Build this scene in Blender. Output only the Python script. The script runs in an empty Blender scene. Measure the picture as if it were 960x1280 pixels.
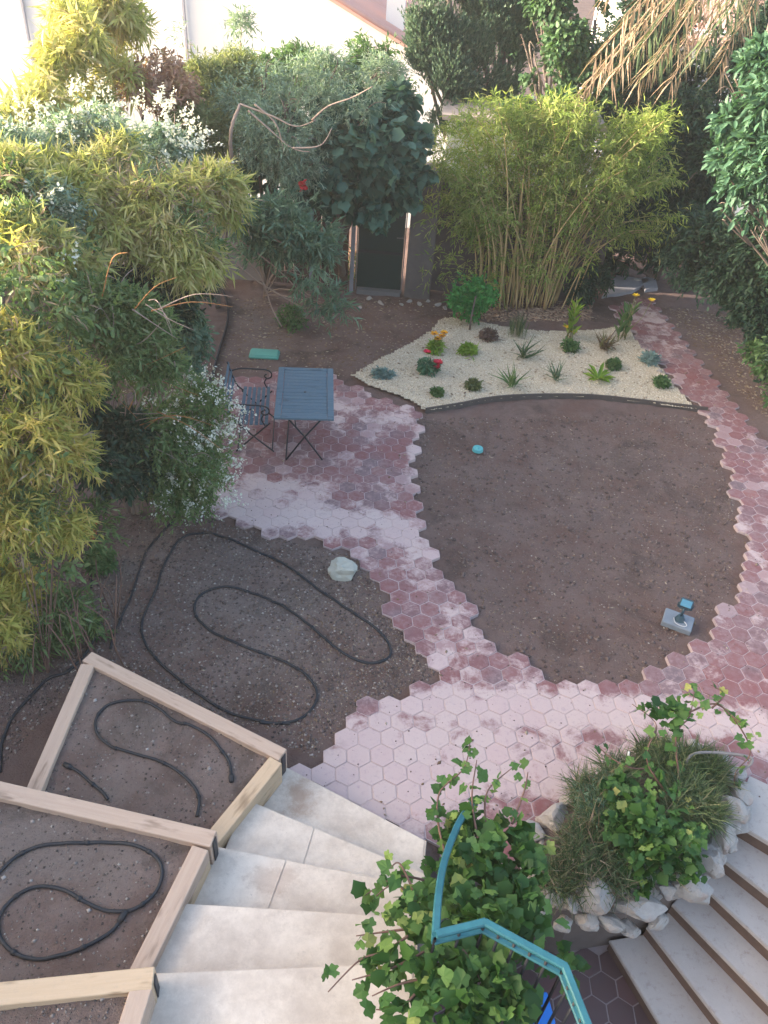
import bpy, bmesh, math, random
import numpy as np
from mathutils import Vector, Matrix
random.seed(7); rng = np.random.default_rng(11)
scn = bpy.context.scene; col = scn.collection

# ------------------------------------------------------------------ camera
CF, TH, ROLL, H = 973.9, .6706, .0841, 5.747          # focal length in 1280-high pixels, pitch, roll, height
Fv = np.array([0, math.cos(TH), -math.sin(TH)]); R0 = np.array([1., 0, 0]); D0 = np.array([0, -math.sin(TH), -math.cos(TH)])
XI = math.cos(ROLL)*R0 - math.sin(ROLL)*D0; YI = math.sin(ROLL)*R0 + math.cos(ROLL)*D0
cam_d = bpy.data.cameras.new('camera'); cam = bpy.data.objects.new('camera', cam_d); col.objects.link(cam)
cam_d.sensor_fit = 'VERTICAL'; cam_d.sensor_height = 24; cam_d.lens = 24*CF/1280; cam_d.clip_end = 2000; cam_d.clip_start = .05
m = Matrix.Identity(4)
for i in range(3):
    m[i][0] = XI[i]; m[i][1] = -YI[i]; m[i][2] = -Fv[i]
m[2][3] = H; cam.matrix_world = m; scn.camera = cam
scn.render.resolution_x = 768; scn.render.resolution_y = 1024
def ray(px, py): return Fv + XI*(px-480)/CF + YI*(py-640)/CF
def G(px, py, z=0.):                                   # the place at height z seen at a pixel of the photograph
    d = ray(px, py); return np.array([0, 0, H]) + d*(z-H)/d[2]
def AY(px, py, y):                                     # the place at distance y seen at a pixel of the photograph
    d = ray(px, py); return np.array([0, 0, H]) + d*y/d[1]
def depth(p): return float((np.array(p)-[0, 0, H]) @ Fv)

# ------------------------------------------------------------------ light
SUN_EL, SUN_AZ = math.radians(13), math.radians(-95)   # low sun from the left
w = bpy.data.worlds.new('World'); scn.world = w; w.use_nodes = True
nt = w.node_tree; bg = nt.nodes['Background']
sky = nt.nodes.new('ShaderNodeTexSky'); sky.sky_type = 'NISHITA'; sky.sun_disc = False
sky.sun_elevation = SUN_EL; sky.sun_rotation = SUN_AZ; sky.air_density = 1.0; sky.dust_density = 7; sky.ozone_density = 1.0
nt.links.new(sky.outputs[0], bg.inputs[0]); bg.inputs[1].default_value = .15
sl = bpy.data.lights.new('sun', 'SUN'); sl.energy = 2.7; sl.angle = math.radians(.6); sl.color = (1, .88, .72)
so = bpy.data.objects.new('sun', sl); col.objects.link(so)
sd = Vector((math.cos(SUN_EL)*math.sin(SUN_AZ), math.cos(SUN_EL)*math.cos(SUN_AZ), math.sin(SUN_EL)))
so.rotation_euler = sd.to_track_quat('Z', 'Y').to_euler(); so.location = (-10, 0, 12)
scn.view_settings.view_transform = 'Standard'; scn.view_settings.look = 'None'
scn.view_settings.exposure = 2.65; scn.view_settings.gamma = 1
scn.cycles.max_bounces = 6; scn.cycles.transparent_max_bounces = 4

# ------------------------------------------------------------------ object helpers
def link(o, parent=None):
    col.objects.link(o)
    if parent is not None: o.parent = parent
    return o
def tag(o, label=None, cat=None, group=None, kind=None):
    if label: o['label'] = label
    if cat: o['category'] = cat
    if group: o['group'] = group
    if kind: o['kind'] = kind
    return o
def empty(name, loc, label, cat, group=None, rz=0):
    o = bpy.data.objects.new(name, None); o.empty_display_size = .1
    o.location = [float(v) for v in loc]; o.rotation_euler = (0, 0, rz); link(o)
    return tag(o, label, cat, group)
def obj(name, me, mat, parent=None, world=True):
    """link a mesh; with world=True its vertices are in world coordinates and are moved into the parent's frame"""
    o = bpy.data.objects.new(name, me)
    if mat is not None:
        me.materials.clear(); me.materials.append(mat)
    link(o, parent)
    if parent is not None and world:
        T = Matrix.Translation(parent.location) @ parent.rotation_euler.to_matrix().to_4x4()
        me.transform(T.inverted())
    return o
def npmesh(name, V, Fc, tint=None, smooth=False):
    """V (n,3), Fc (m,k) uniform faces"""
    me = bpy.data.meshes.new(name); V = np.asarray(V, np.float32); Fc = np.asarray(Fc, np.int32)
    me.vertices.add(len(V)); me.vertices.foreach_set('co', V.ravel())
    k = Fc.shape[1]; me.loops.add(Fc.size); me.loops.foreach_set('vertex_index', Fc.ravel())
    me.polygons.add(len(Fc)); me.polygons.foreach_set('loop_start', np.arange(0, Fc.size, k, dtype=np.int32))
    me.polygons.foreach_set('loop_total', np.full(len(Fc), k, np.int32))
    if smooth: me.polygons.foreach_set('use_smooth', np.ones(len(Fc), bool))
    if tint is not None:
        a = me.attributes.new('tint', 'FLOAT', 'POINT'); a.data.foreach_set('value', np.asarray(tint, np.float32))
    me.update(calc_edges=True); return me
def pymesh(name, V, Fc, smooth=False):
    me = bpy.data.meshes.new(name); me.from_pydata([tuple(map(float, v)) for v in V], [], [tuple(f) for f in Fc]); me.update()
    if smooth: me.polygons.foreach_set('use_smooth', [True]*len(me.polygons))
    return me
def bm_mesh(name, bm, smooth=False):
    me = bpy.data.meshes.new(name); bmesh.ops.recalc_face_normals(bm, faces=bm.faces); bm.to_mesh(me); bm.free()
    if smooth: me.polygons.foreach_set('use_smooth', [True]*len(me.polygons))
    return me
def bx(bm, c, s, rot=None, bev=0):
    g = bmesh.ops.create_cube(bm, size=1)['verts']
    for v in g: v.co = Vector((v.co.x*s[0], v.co.y*s[1], v.co.z*s[2]))
    if bev:
        es = list({e for v in g for e in v.link_edges})
        r = bmesh.ops.bevel(bm, geom=es, offset=bev, segments=1, affect='EDGES'); g = list({v for f in r['faces'] for v in f.verts} | {v for v in g if v.is_valid})
    M = (rot.to_4x4() if rot is not None else Matrix.Identity(4)); M.translation = Vector(c)
    for v in g: v.co = M @ v.co
def prism(bm, pts, z0, z1, bev=0):
    """vertical prism over polygon pts"""
    vb = [bm.verts.new((p[0], p[1], z0)) for p in pts]; vt = [bm.verts.new((p[0], p[1], z1)) for p in pts]
    n = len(pts); bm.faces.new(vb[::-1]); ft = bm.faces.new(vt)
    for i in range(n): bm.faces.new((vb[i], vb[(i+1) % n], vt[(i+1) % n], vt[i]))
    if bev: bmesh.ops.bevel(bm, geom=list(ft.edges), offset=bev, segments=2, affect='EDGES')
def catmull(P, n=8, closed=False):
    P = [np.array(p, float) for p in P]; out = []
    for i in range(len(P)-1):
        p0 = P[max(i-1, 0)]; p1 = P[i]; p2 = P[i+1]; p3 = P[min(i+2, len(P)-1)]
        for t in np.linspace(0, 1, n, endpoint=False):
            out.append(.5*((2*p1)+(-p0+p2)*t+(2*p0-5*p1+4*p2-p3)*t*t+(-p0+3*p1-3*p2+p3)*t**3))
    out.append(P[-1]); return np.array(out)
def tube_arr(P, r, sides=6):
    P = np.asarray(P, float); n = len(P); r = np.broadcast_to(np.asarray(r, float), (n,))
    T = np.gradient(P, axis=0); T /= np.linalg.norm(T, axis=1)[:, None]+1e-9
    up = np.array([0, 0, 1.]) if abs(T[:, 2]).mean() < .8 else np.array([1., 0, 0])
    A = np.cross(T, up); A /= np.linalg.norm(A, axis=1)[:, None]+1e-9; B = np.cross(T, A)
    an = np.linspace(0, 2*math.pi, sides, endpoint=False)
    V = P[:, None]+r[:, None, None]*(A[:, None]*np.cos(an)[None, :, None]+B[:, None]*np.sin(an)[None, :, None])
    V = V.reshape(-1, 3); Fs = []
    i, j = np.meshgrid(np.arange(n-1), np.arange(sides), indexing='ij'); j2 = (j+1) % sides
    Fs = np.stack([i*sides+j, i*sides+j2, (i+1)*sides+j2, (i+1)*sides+j], -1).reshape(-1, 4)
    c0 = len(V); V = np.vstack([V, P[:1], P[-1:]])       # capped with degenerate-free fans (quads made of pairs)
    cap = []
    for a in range(0, sides, 2):
        b, c = (a+1) % sides, (a+2) % sides
        cap.append((c0, c, b, a)); e = (n-1)*sides; cap.append((c0+1, e+a, e+b, e+c))
    return V, np.vstack([Fs, np.array(cap)])
def join(parts):
    V, Fc, o = [], [], 0
    for v, f in parts: V.append(v); Fc.append(f+o); o += len(v)
    return np.vstack(V), np.vstack(Fc)
def tubes(name, paths, mat, parent=None, sides=6, world=True):
    V, Fc = join([tube_arr(p, r, sides) for p, r in paths])
    return obj(name, npmesh(name, V, Fc, smooth=True), mat, parent, world)
def vnoise(x, y, s, seed=0):
    r = np.random.default_rng(seed); g = r.random((128, 128)); u = x/s+1000; v = y/s+1000
    i = np.floor(u).astype(int); j = np.floor(v).astype(int); a = u-i; b = v-j; a = a*a*(3-2*a); b = b*b*(3-2*b)
    q = lambda p, k: g[p % 128, k % 128]
    return (q(i, j)*(1-a)+q(i+1, j)*a)*(1-b)+(q(i, j+1)*(1-a)+q(i+1, j+1)*a)*b-.5
def inside(px, py, poly):
    px = np.asarray(px); py = np.asarray(py); c = np.zeros(px.shape, bool); n = len(poly)
    for i in range(n):
        x1, y1 = poly[i][:2]; x2, y2 = poly[(i+1) % n][:2]
        if y1 == y2: continue
        c ^= ((y1 > py) != (y2 > py)) & (px < (x2-x1)*(py-y1)/(y2-y1)+x1)
    return c

# ------------------------------------------------------------------ materials
class MT:
    def __init__(s, name, rough=.8, spec=.3):
        s.m = bpy.data.materials.new(name); s.m.use_nodes = True; s.t = s.m.node_tree; s.b = s.t.nodes['Principled BSDF']
        s.b.inputs['Roughness'].default_value = rough; s.b.inputs['Specular IOR Level'].default_value = spec
    def n(s, typ, **kw):
        nd = s.t.nodes.new(typ)
        for k, v in kw.items(): setattr(nd, k, v)
        return nd
    def l(s, a, b): s.t.links.new(a, b)
    def pos(s): return s.n('ShaderNodeNewGeometry').outputs['Position']
    def objc(s): return s.n('ShaderNodeTexCoord').outputs['Object']
    def noise(s, vec, scale, detail=4, rough=.6, stretch=None, dist=0):
        if stretch:
            mp = s.n('ShaderNodeMapping'); mp.inputs['Scale'].default_value = stretch; s.l(vec, mp.inputs[0]); vec = mp.outputs[0]
        nd = s.n('ShaderNodeTexNoise'); nd.inputs['Scale'].default_value = scale; nd.inputs['Detail'].default_value = detail
        nd.inputs['Roughness'].default_value = rough; nd.inputs['Distortion'].default_value = dist; s.l(vec, nd.inputs['Vector']); return nd.outputs[0]
    def voro(s, vec, scale, feature='F1', out='Distance'):
        nd = s.n('ShaderNodeTexVoronoi'); nd.feature = feature; nd.inputs['Scale'].default_value = scale; s.l(vec, nd.inputs['Vector']); return nd.outputs[out]
    def ramp(s, fac, stops):
        nd = s.n('ShaderNodeValToRGB'); e = nd.color_ramp.elements
        while len(e) < len(stops): e.new(.5)
        for el, (p, c) in zip(e, stops):
            el.position = p; el.color = (c, c, c, 1) if isinstance(c, (int, float)) else (*c, 1)
        s.l(fac, nd.inputs[0]); return nd.outputs[0]
    def mix(s, fac, a, b, mode='MIX'):
        nd = s.n('ShaderNodeMix', data_type='RGBA', blend_type=mode)
        for v, k in ((fac, 0), (a, 6), (b, 7)):
            if isinstance(v, (int, float)): nd.inputs[k].default_value = v
            elif isinstance(v, tuple): nd.inputs[k].default_value = (*v, 1)
            else: s.l(v, nd.inputs[k])
        return nd.outputs[2]
    def math(s, op, a, b=0., c=None):
        nd = s.n('ShaderNodeMath', operation=op)
        for k, v in enumerate((a, b) if c is None else (a, b, c)):
            if isinstance(v, (int, float)): nd.inputs[k].default_value = v
            else: s.l(v, nd.inputs[k])
        return nd.outputs[0]
    def sstep(s, v, a, b):
        nd = s.n('ShaderNodeMapRange', interpolation_type='SMOOTHSTEP'); nd.inputs[1].default_value = a; nd.inputs[2].default_value = b
        s.l(v, nd.inputs[0]); return nd.outputs[0]
    def bump(s, h, strength=.4, dist=.01):
        nd = s.n('ShaderNodeBump'); nd.inputs['Strength'].default_value = strength; nd.inputs['Distance'].default_value = dist
        s.l(h, nd.inputs['Height']); s.l(nd.outputs[0], s.b.inputs['Normal'])
    def base(s, c):
        if isinstance(c, tuple): s.b.inputs['Base Color'].default_value = (*c, 1)
        else: s.l(c, s.b.inputs['Base Color'])
        return s
    def attr(s, name='tint'): nd = s.n('ShaderNodeAttribute'); nd.attribute_name = name; return nd.outputs['Fac']
    def rnd(s): return s.n('ShaderNodeObjectInfo').outputs['Random']
    def blobs(s, L):
        """stains and patches lying at known places: max over soft ellipses (x, y, rx, ry, weight) in metres"""
        P = s.pos(); sep = s.n('ShaderNodeSeparateXYZ'); s.l(P, sep.inputs[0]); out = None
        for x, y, rx, ry, wt in L:
            u = s.math('MULTIPLY', s.math('SUBTRACT', sep.outputs[0], float(x)), 1/float(rx)); v = s.math('MULTIPLY', s.math('SUBTRACT', sep.outputs[1], float(y)), 1/float(ry))
            d = s.math('ADD', s.math('MULTIPLY', u, u), s.math('MULTIPLY', v, v)); q = s.math('MULTIPLY', s.math('SUBTRACT', 1.6, s.math('SQRT', d)), wt)
            out = q if out is None else s.math('MAXIMUM', out, q)
        return s.math('MAXIMUM', out, 0.)
def pxblob(px, py, rx, ry, wt=1.):
    c = G(px, py); return (c[0], c[1], abs(G(px+rx, py)[0]-G(px-rx, py)[0])/2, abs(G(px, py-ry)[1]-G(px, py+ry)[1])/2, wt)
WHITE = [pxblob(*a) for a in [(345, 630, 62, 32, 1), (300, 625, 45, 20, .8), (420, 650, 50, 22, 1), (500, 665, 34, 18, .9), (500, 520, 25, 12, .8), (525, 560, 12, 40, .9),
         (530, 700, 22, 35, .75), (575, 770, 14, 60, .6), (600, 885, 130, 26, 1.1), (760, 890, 150, 24, 1.1), (900, 905, 90, 22, 1.0), (480, 960, 120, 70, 1.2), (590, 940, 130, 60, 1.0), (730, 970, 120, 50, .62), (560, 820, 60, 30, .4), (440, 510, 60, 25, .3), (925, 655, 9, 40, .5), (820, 400, 30, 30, .35)]]
def white_mask(M):
    P = M.pos(); n1 = M.noise(P, 3.2, 5, .65, dist=.6); n2 = M.noise(P, 9, 3, .5)
    rr_ = M.math('MULTIPLY', M.math('SUBTRACT', M.math('FRACT', M.math('MULTIPLY', M.rnd(), 5.77)), .5), .6)
    v = M.math('ADD', M.math('ADD', M.math('ADD', M.blobs(WHITE), rr_), M.math('MULTIPLY', M.math('SUBTRACT', n1, .5), 3.2)), M.math('MULTIPLY', M.math('SUBTRACT', n2, .5), .8))
    return M.sstep(M.math('ADD', v, M.math('MULTIPLY', M.math('SUBTRACT', M.noise(P, 28, 4, .75), .5), .9)), .12, .95)
def m_tile():
    M = MT('hex_tile_red', .62, .35); P = M.pos(); r = M.rnd()
    c = M.ramp(r, [(0, (.215, .088, .088)), (.3, (.24, .11, .11)), (.6, (.19, .095, .10)), (.8, (.16, .11, .12)), (1, (.27, .115, .105))])
    c = M.mix(M.sstep(M.noise(P, 14, 5, .7), .35, .75), c, (.29, .195, .20))
    c = M.mix(M.math('MULTIPLY', M.sstep(M.noise(P, 1.1, 3), .42, .65), .6), c, (.22, .075, .075))
    wm = white_mask(M); pale = M.mix(M.noise(P, 2.2, 4), (.55, .40, .375), (.56, .47, .445))
    pale = M.mix(M.sstep(M.noise(P, 22, 4, .7), .5, .8), pale, (.41, .31, .325))
    pale = M.mix(M.math('MULTIPLY', r, .35), pale, (.50, .34, .345))
    ln = M.n('ShaderNodeVectorMath', operation='LENGTH'); M.l(M.objc(), ln.inputs[0]); r2 = M.math('FRACT', M.math('MULTIPLY', r, 17.31))
    rim = M.math('MULTIPLY', M.sstep(M.math('ADD', ln.outputs['Value'], M.math('MULTIPLY', M.math('SUBTRACT', M.noise(P, 11, 5, .7), .5), .16)), .07, .10), M.sstep(r2, .25, .9)); c = M.mix(M.math('MULTIPLY', rim, .32), c, (.36, .27, .275))
    c = M.mix(M.math('MULTIPLY', M.sstep(r2, .88, .95), .55), c, (.44, .31, .31)); c = M.mix(M.math('MULTIPLY', wm, .9), c, pale)
    c = M.mix(M.math('MULTIPLY', M.sstep(M.noise(P, 1.7, 6, .75), .58, .75), .35), c, (.15, .11, .10))
    M.base(c); M.bump(M.noise(P, 60, 4, .7), .25, .004); return M.m
def m_mortar():
    M = MT('mortar_joint', .9, .2); P = M.pos()
    c = M.mix(M.noise(P, 6, 4), (.36, .27, .28), (.50, .42, .43)); c = M.mix(M.math('MULTIPLY', white_mask(M), .9), c, (.50, .385, .365))
    c = M.mix(M.sstep(M.noise(P, 2.6, 5), .55, .75), c, (.22, .17, .165)); M.base(c); M.bump(M.noise(P, 120, 3), .3, .004); return M.m
DRY = [pxblob(*a) for a in [(330, 760, 130, 90, 1), (180, 700, 60, 60, .7), (200, 900, 80, 60, 1), (330, 400, 50, 50, .6), (100, 1100, 100, 100, .9), (720, 600, 90, 60, .35)]]
def m_soil(name='garden_soil', lite=0.):
    M = MT(name, .95, .15); P = M.pos()
    c = M.mix(M.noise(P, 2.4, 6, .7), (.14+.02*lite, .093+.02*lite, .082+.018*lite), (.28+.04*lite, .20+.035*lite, .183+.03*lite))
    d = M.sstep(M.math('ADD', M.blobs(DRY), M.math('MULTIPLY', M.math('SUBTRACT', M.noise(P, 3, 4), .5), 1.6)), .2, 1.)
    c = M.mix(M.math('MULTIPLY', d, .75), c, M.mix(M.noise(P, 25, 5, .75), (.20, .158, .143), (.33, .27, .245)))
    c = M.mix(M.math('MULTIPLY', M.sstep(M.noise(P, 1.3, 5, .7), .42, .66), .6), c, (.165, .092, .075))
    c = M.mix(M.math('MULTIPLY', M.sstep(M.noise(P, .9, 6, .7, dist=1.), .5, .68), .6), c, (.068, .054, .047))
    c = M.mix(M.math('MULTIPLY', M.sstep(M.noise(P, 7, 5, .8), .5, .72), .4), c, (.19, .145, .13))
    c = M.mix(M.math('MULTIPLY', M.sstep(M.noise(P, 45, 3, .8), .58, .75), .55), c, (.24, .21, .19))
    c = M.mix(M.math('MULTIPLY', M.sstep(M.noise(P, 30, 4, .8), .56, .78), .55), c, (.035, .028, .026))
    M.base(c); h = M.math('ADD', M.noise(P, 18, 6, .75), M.math('MULTIPLY', M.noise(P, 90, 4, .8), .4)); M.bump(h, 1., .05); return M.m
def m_plain(name, c, rough=.6, spec=.4, var=.25, scale=12, metal=0, bump=0):
    M = MT(name, rough, spec); P = M.objc(); n = M.noise(P, scale, 5, .65)
    lo = tuple(x*(1-var) for x in c); hi = tuple(min(1, x*(1+var)) for x in c); M.base(M.mix(n, lo, hi)); M.b.inputs['Metallic'].default_value = metal
    if bump: M.bump(M.noise(P, scale*4, 4), bump, .005)
    return M.m
def m_wood(name, c1, c2, knot=(.16, .09, .05)):
    M = MT(name, .75, .25); P = M.objc(); off = M.n('ShaderNodeVectorMath', operation='ADD'); M.l(P, off.inputs[0])
    cb = M.n('ShaderNodeCombineXYZ'); rr = M.math('MULTIPLY', M.rnd(), 37.); M.l(rr, cb.inputs[0]); M.l(rr, cb.inputs[1]); M.l(cb.outputs[0], off.inputs[1]); P = off.outputs[0]
    g = M.noise(P, 1., 6, .65, stretch=(2.2, 38, 38), dist=.6); c = M.mix(g, c1, c2)
    c = M.mix(M.sstep(M.noise(P, 1, 3, stretch=(2.5, 11, 11)), .56, .74), c, tuple(a*.62 for a in c1))
    c = M.mix(M.sstep(M.noise(P, 1, 2, stretch=(4, 16, 16)), .73, .78), c, knot)
    c = M.mix(M.math('MULTIPLY', M.sstep(M.noise(P, 30, 5, .8), .5, .8), .3), c, (.33, .27, .25))
    M.base(c); M.bump(M.noise(P, 1., 5, .7, stretch=(4, 90, 90)), .35, .004); return M.m
def m_step():
    M = MT('pale_step_stone', .8, .25); P = M.pos(); c = M.mix(M.sstep(M.noise(P, 2.3, 7, .75), .3, .7), (.50, .41, .345), (.72, .62, .53))
    c = M.mix(M.math('MULTIPLY', M.sstep(M.noise(P, 9, 5, .8), .5, .75), .5), c, (.43, .345, .29))
    b1 = M.blobs([(-.48, 3.38, .16, .26, 1.)] ); c = M.mix(M.math('MULTIPLY', M.sstep(M.math('ADD', b1, M.math('MULTIPLY', M.math('SUBTRACT', M.noise(P, 7, 6, .75), .5), 3.2)), .3, 1.7), .7), c, (.33, .20, .13))
    b2 = M.blobs([(-.55, 2.55, .16, .09, 1.)]); c = M.mix(M.math('MULTIPLY', M.sstep(M.math('ADD', b2, M.math('MULTIPLY', M.math('SUBTRACT', M.noise(P, 12, 5, .75), .5), 2.5)), .4, 1.), .45), c, (.40, .29, .23))
    c = M.mix(M.math('MULTIPLY', M.sstep(M.noise(P, 40, 3, .8), .62, .8), .5), c, (.22, .19, .18))
    M.base(c); M.bump(M.noise(P, 50, 5, .8), .35, .005); return M.m
def m_leaf(name, stops, transl=.45, rough=.5, spot=None):
    M = MT(name, rough, .3); t = M.attr(); P = M.pos()
    t2 = M.math('ADD', M.math('MULTIPLY', t, .75), M.math('MULTIPLY', M.noise(P, 2.3, 2), .5)); t2 = M.math('SUBTRACT', t2, .12)
    n = len(stops); c = M.ramp(t2, [(i/(n-1)*.9+.02, s) for i, s in enumerate(stops)]); M.base(c)
    tr = M.n('ShaderNodeBsdfTranslucent'); M.l(M.mix(.55, c, (.5, .55, .08), 'SOFT_LIGHT'), tr.inputs[0])
    mx = M.n('ShaderNodeMixShader'); mx.inputs[0].default_value = transl; M.l(M.b.outputs[0], mx.inputs[1]); M.l(tr.outputs[0], mx.inputs[2])
    M.l(mx.outputs[0], M.t.nodes['Material Output'].inputs[0]); return M.m
def m_grav(name, stops, rough=.9):
    M = MT(name, rough, .2); M.base(M.ramp(M.attr(), [(i/(len(stops)-1), s) for i, s in enumerate(stops)])); return M.m
TILE = m_tile(); MORTAR = m_mortar(); SOIL = m_soil(); SOILB = m_soil('planter_soil', 2.6)
STEP = m_step(); TEAL = m_plain('teal_paint', (.03, .14, .175), .45, .4, .35, 14); BLACK = m_plain('black_poly_pipe', (.018, .02, .026), .55, .4, .2)
IRON = m_plain('dark_iron', (.018, .02, .028), .5, .5, .3); BARK = m_plain('grey_bark', (.17, .135, .115), .9, .2, .4, 20, bump=.6)
TWIG = m_plain('pale_twig', (.34, .26, .22), .85, .2, .3, 20); ORTWIG = m_plain('orange_twig', (.40, .19, .08), .85, .2, .3, 20)
CANE = m_plain('bamboo_cane', (.50, .36, .18), .6, .3, .3, 3); GCANE = m_plain('green_cane', (.22, .23, .09), .6, .3, .3, 3)
VSTEM = m_plain('vine_stem', (.17, .10, .08), .85, .2, .3, 15)
ROCK = None
def m_rock():
    M = MT('limestone_rock', .9, .2); P = M.objc(); c = M.mix(M.noise(P, 6, 6, .75), (.22, .19, .175), (.56, .52, .49))
    c = M.mix(M.sstep(M.noise(P, 3, 4), .55, .7), c, (.40, .31, .27)); c = M.mix(M.sstep(M.noise(P, 22, 4, .8), .58, .72), c, (.16, .14, .13)); M.base(c); M.bump(M.noise(P, 20, 6, .8), .8, .02); return M.m
ROCK = m_rock()
PLASTER = m_plain('old_plaster', (.33, .28, .255), .9, .2, .35, 5, bump=.5); WHITEW = m_plain('white_wall_paint', (.80, .79, .78), .85, .2, .05, 2)
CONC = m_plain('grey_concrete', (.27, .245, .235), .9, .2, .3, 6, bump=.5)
WOODP = m_wood('weathered_pine', (.42, .29, .215), (.58, .44, .35)); WOODY = m_wood('fresh_pine', (.50, .34, .21), (.66, .50, .35))

# ------------------------------------------------------------------ ground
def soil_h(x, y): return -.035+.03*vnoise(x, y, 1.1, 1)+.022*vnoise(x, y, .31, 2)+.020*vnoise(x, y, .12, 3)
COURT = [(.47, 3.02), (.9, 2.92), (1.32, 2.98), (1.72, 2.86), (2.3, 3.0), (2.72, 3.18), (3.1, 3.62), (3.3, 3.78), (3.9, 3.35), (5.2, 2.4), (5.2, -3), (.47, -3)]
xs = np.arange(-8, 9.01, .048); ys = np.arange(-3, 17.501, .048)
X, Y = np.meshgrid(xs, ys); Z = soil_h(X, Y); Z -= np.clip((np.abs(X-.5)-8.6)/1, 0, 1)*0
V = np.stack([X, Y, Z], -1).reshape(-1, 3); nx = len(xs); ny = len(ys)
I, J = np.meshgrid(np.arange(ny-1), np.arange(nx-1), indexing='ij'); a = I*nx+J
Q = np.stack([a, a+1, a+nx+1, a+nx], -1).reshape(-1, 4); cx = V[Q].mean(1); Q = Q[~inside(cx[:, 0], cx[:, 1], COURT)]
B = len(V); far = np.array([(xs[0], ys[0], -.05), (xs[-1], ys[0], -.05), (xs[-1], ys[-1], -.05), (xs[0], ys[-1], -.05), (-900, -900, -.05), (900, -900, -.05), (900, ys[-1], -.05), (-900, ys[-1], -.05),
                             (-900, ys[-1], -2.5), (900, ys[-1], -2.5), (900, 1500, -2.5), (-900, 1500, -2.5), (-900, ys[0], -.05), (900, ys[0], -.05)])
FQ = np.array([(4, 5, 13, 12), (12, 0, 3, 7), (1, 13, 6, 2), (8, 9, 10, 11), (7, 6, 9, 8)])+B
g = obj('ground', npmesh('ground', np.vstack([V, far]), np.vstack([Q, FQ]), smooth=True), SOIL); tag(g, 'dark purplish brown garden soil around the tiled paths', 'soil', kind='structure')

def pebbles(name, poly, n, smin, smax, mat, parent, zf, label=None, cat=None, flat=.6, stretch=None, avoid=None, dens=None):
    """loose bits lying on a surface: squashed octahedra, one joined mesh"""
    poly = np.array([p[:2] for p in poly]); lo = poly.min(0); hi = poly.max(0); P = np.zeros((0, 2))
    while len(P) < n:
        q = rng.random((n*2, 2))*(hi-lo)+lo; k = inside(q[:, 0], q[:, 1], poly)
        if avoid is not None:
            for av in avoid: k &= ~inside(q[:, 0], q[:, 1], av)
        if dens is not None: k &= rng.random(len(q)) < dens(q[:, 0], q[:, 1])
        P = np.vstack([P, q[k]])
    P = P[:n]; s = smin+(smax-smin)*rng.random(n)**3; an = rng.random(n)*6.283; T = np.array([(1, 0, 0), (-1, 0, 0), (0, 1, 0), (0, -1, 0), (0, 0, 1), (0, 0, -1)], float)
    V = T[None]*(1+.5*(rng.random((n, 6, 1))-.5))
    V[:, :, 2] *= flat
    if stretch: V[:, :, 0] *= stretch; V[:, :, 2] *= .5
    c, q = np.cos(an)[:, None], np.sin(an)[:, None]; x = V[:, :, 0]*c-V[:, :, 1]*q; y = V[:, :, 0]*q+V[:, :, 1]*c
    V = np.stack([x, y, V[:, :, 2]], -1)*s[:, None, None]; z = zf(P[:, 0], P[:, 1]); V += np.stack([P[:, 0], P[:, 1], z+s*.2], -1)[:, None]
    Fo = np.array([(0, 2, 4), (2, 1, 4), (1, 3, 4), (3, 0, 4), (2, 0, 5), (1, 2, 5), (3, 1, 5), (0, 3, 5)])
    F_ = (Fo[None]+(np.arange(n)*6)[:, None, None]).reshape(-1, 3)
    o = obj(name, npmesh(name, V.reshape(-1, 3), F_, np.repeat(rng.random(n), 6)), mat, parent); return tag(o, label, cat, kind='stuff')

# ------------------------------------------------------------------ hexagonal tiles
PX = lambda L, z=0.: [G(x, y, z)[:2] for x, y in L]
OUT = [(255, 520), (285, 476), (340, 466), (420, 468), (437, 482), (470, 494), (505, 505), (526, 513), (528, 528), (519, 545), (524, 560), (517, 575), (520, 592), (515, 612), (524, 640), (533, 662),
       (540, 690), (550, 712), (572, 735), (592, 760), (592, 778), (606, 792), (624, 810), (645, 818), (678, 832), (682, 853), (740, 853), (800, 853), (812, 838), (838, 832), (852, 814), (878, 800), (888, 778),
       (905, 774), (914, 742), (922, 710), (926, 680), (930, 660), (926, 640), (916, 600), (905, 575), (900, 545), (888, 522), (872, 510), (862, 497), (848, 480), (834, 462), (818, 444), (800, 430), (788, 412), (780, 398), (762, 384), (800, 372),
       (822, 376), (842, 402), (866, 428), (894, 455), (918, 484), (938, 505), (948, 528), (970, 556), (1040, 640), (1120, 800), (1180, 960), (1100, 1010), (938, 1004)]
poly_all = PX(OUT)+[(3.36, 3.78), (3.05, 3.62), (2.7, 3.3), (2.3, 3.15), (1.8, 3.02), (1.32, 3.08), (.9, 3.02), (.5, 3.1)]+PX([(516, 1046), (366, 967)])+PX([(392, 955), (400, 935), (413, 920), (426, 905), (446, 880), (478, 875), (494, 870),
       (506, 856), (530, 852), (545, 850), (545, 832), (528, 824), (524, 800), (508, 785), (495, 770), (478, 747), (468, 730), (466, 708), (446, 694), (420, 688), (398, 678), (352, 671), (328, 662), (300, 652), (270, 642), (246, 634), (222, 600), (235, 545)])
YAW, LX, LY = .1130, -.5876, 8.7117
def latt(k, r): return (LX+math.cos(YAW)*k*.2+math.sin(YAW)*r*.17321, LY+math.sin(YAW)*k*.2-math.cos(YAW)*r*.17321)
cells = []
for r in range(-45, 45):
    for k2 in range(-30, 60):
        if (k2 % 2 == 0) != (r % 2 == 0): continue
        cells.append((*latt(k2/2, r), k2, r))
CC = np.array([c[:2] for c in cells]); ok = inside(CC[:, 0], CC[:, 1], poly_all); CC = CC[ok]
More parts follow.
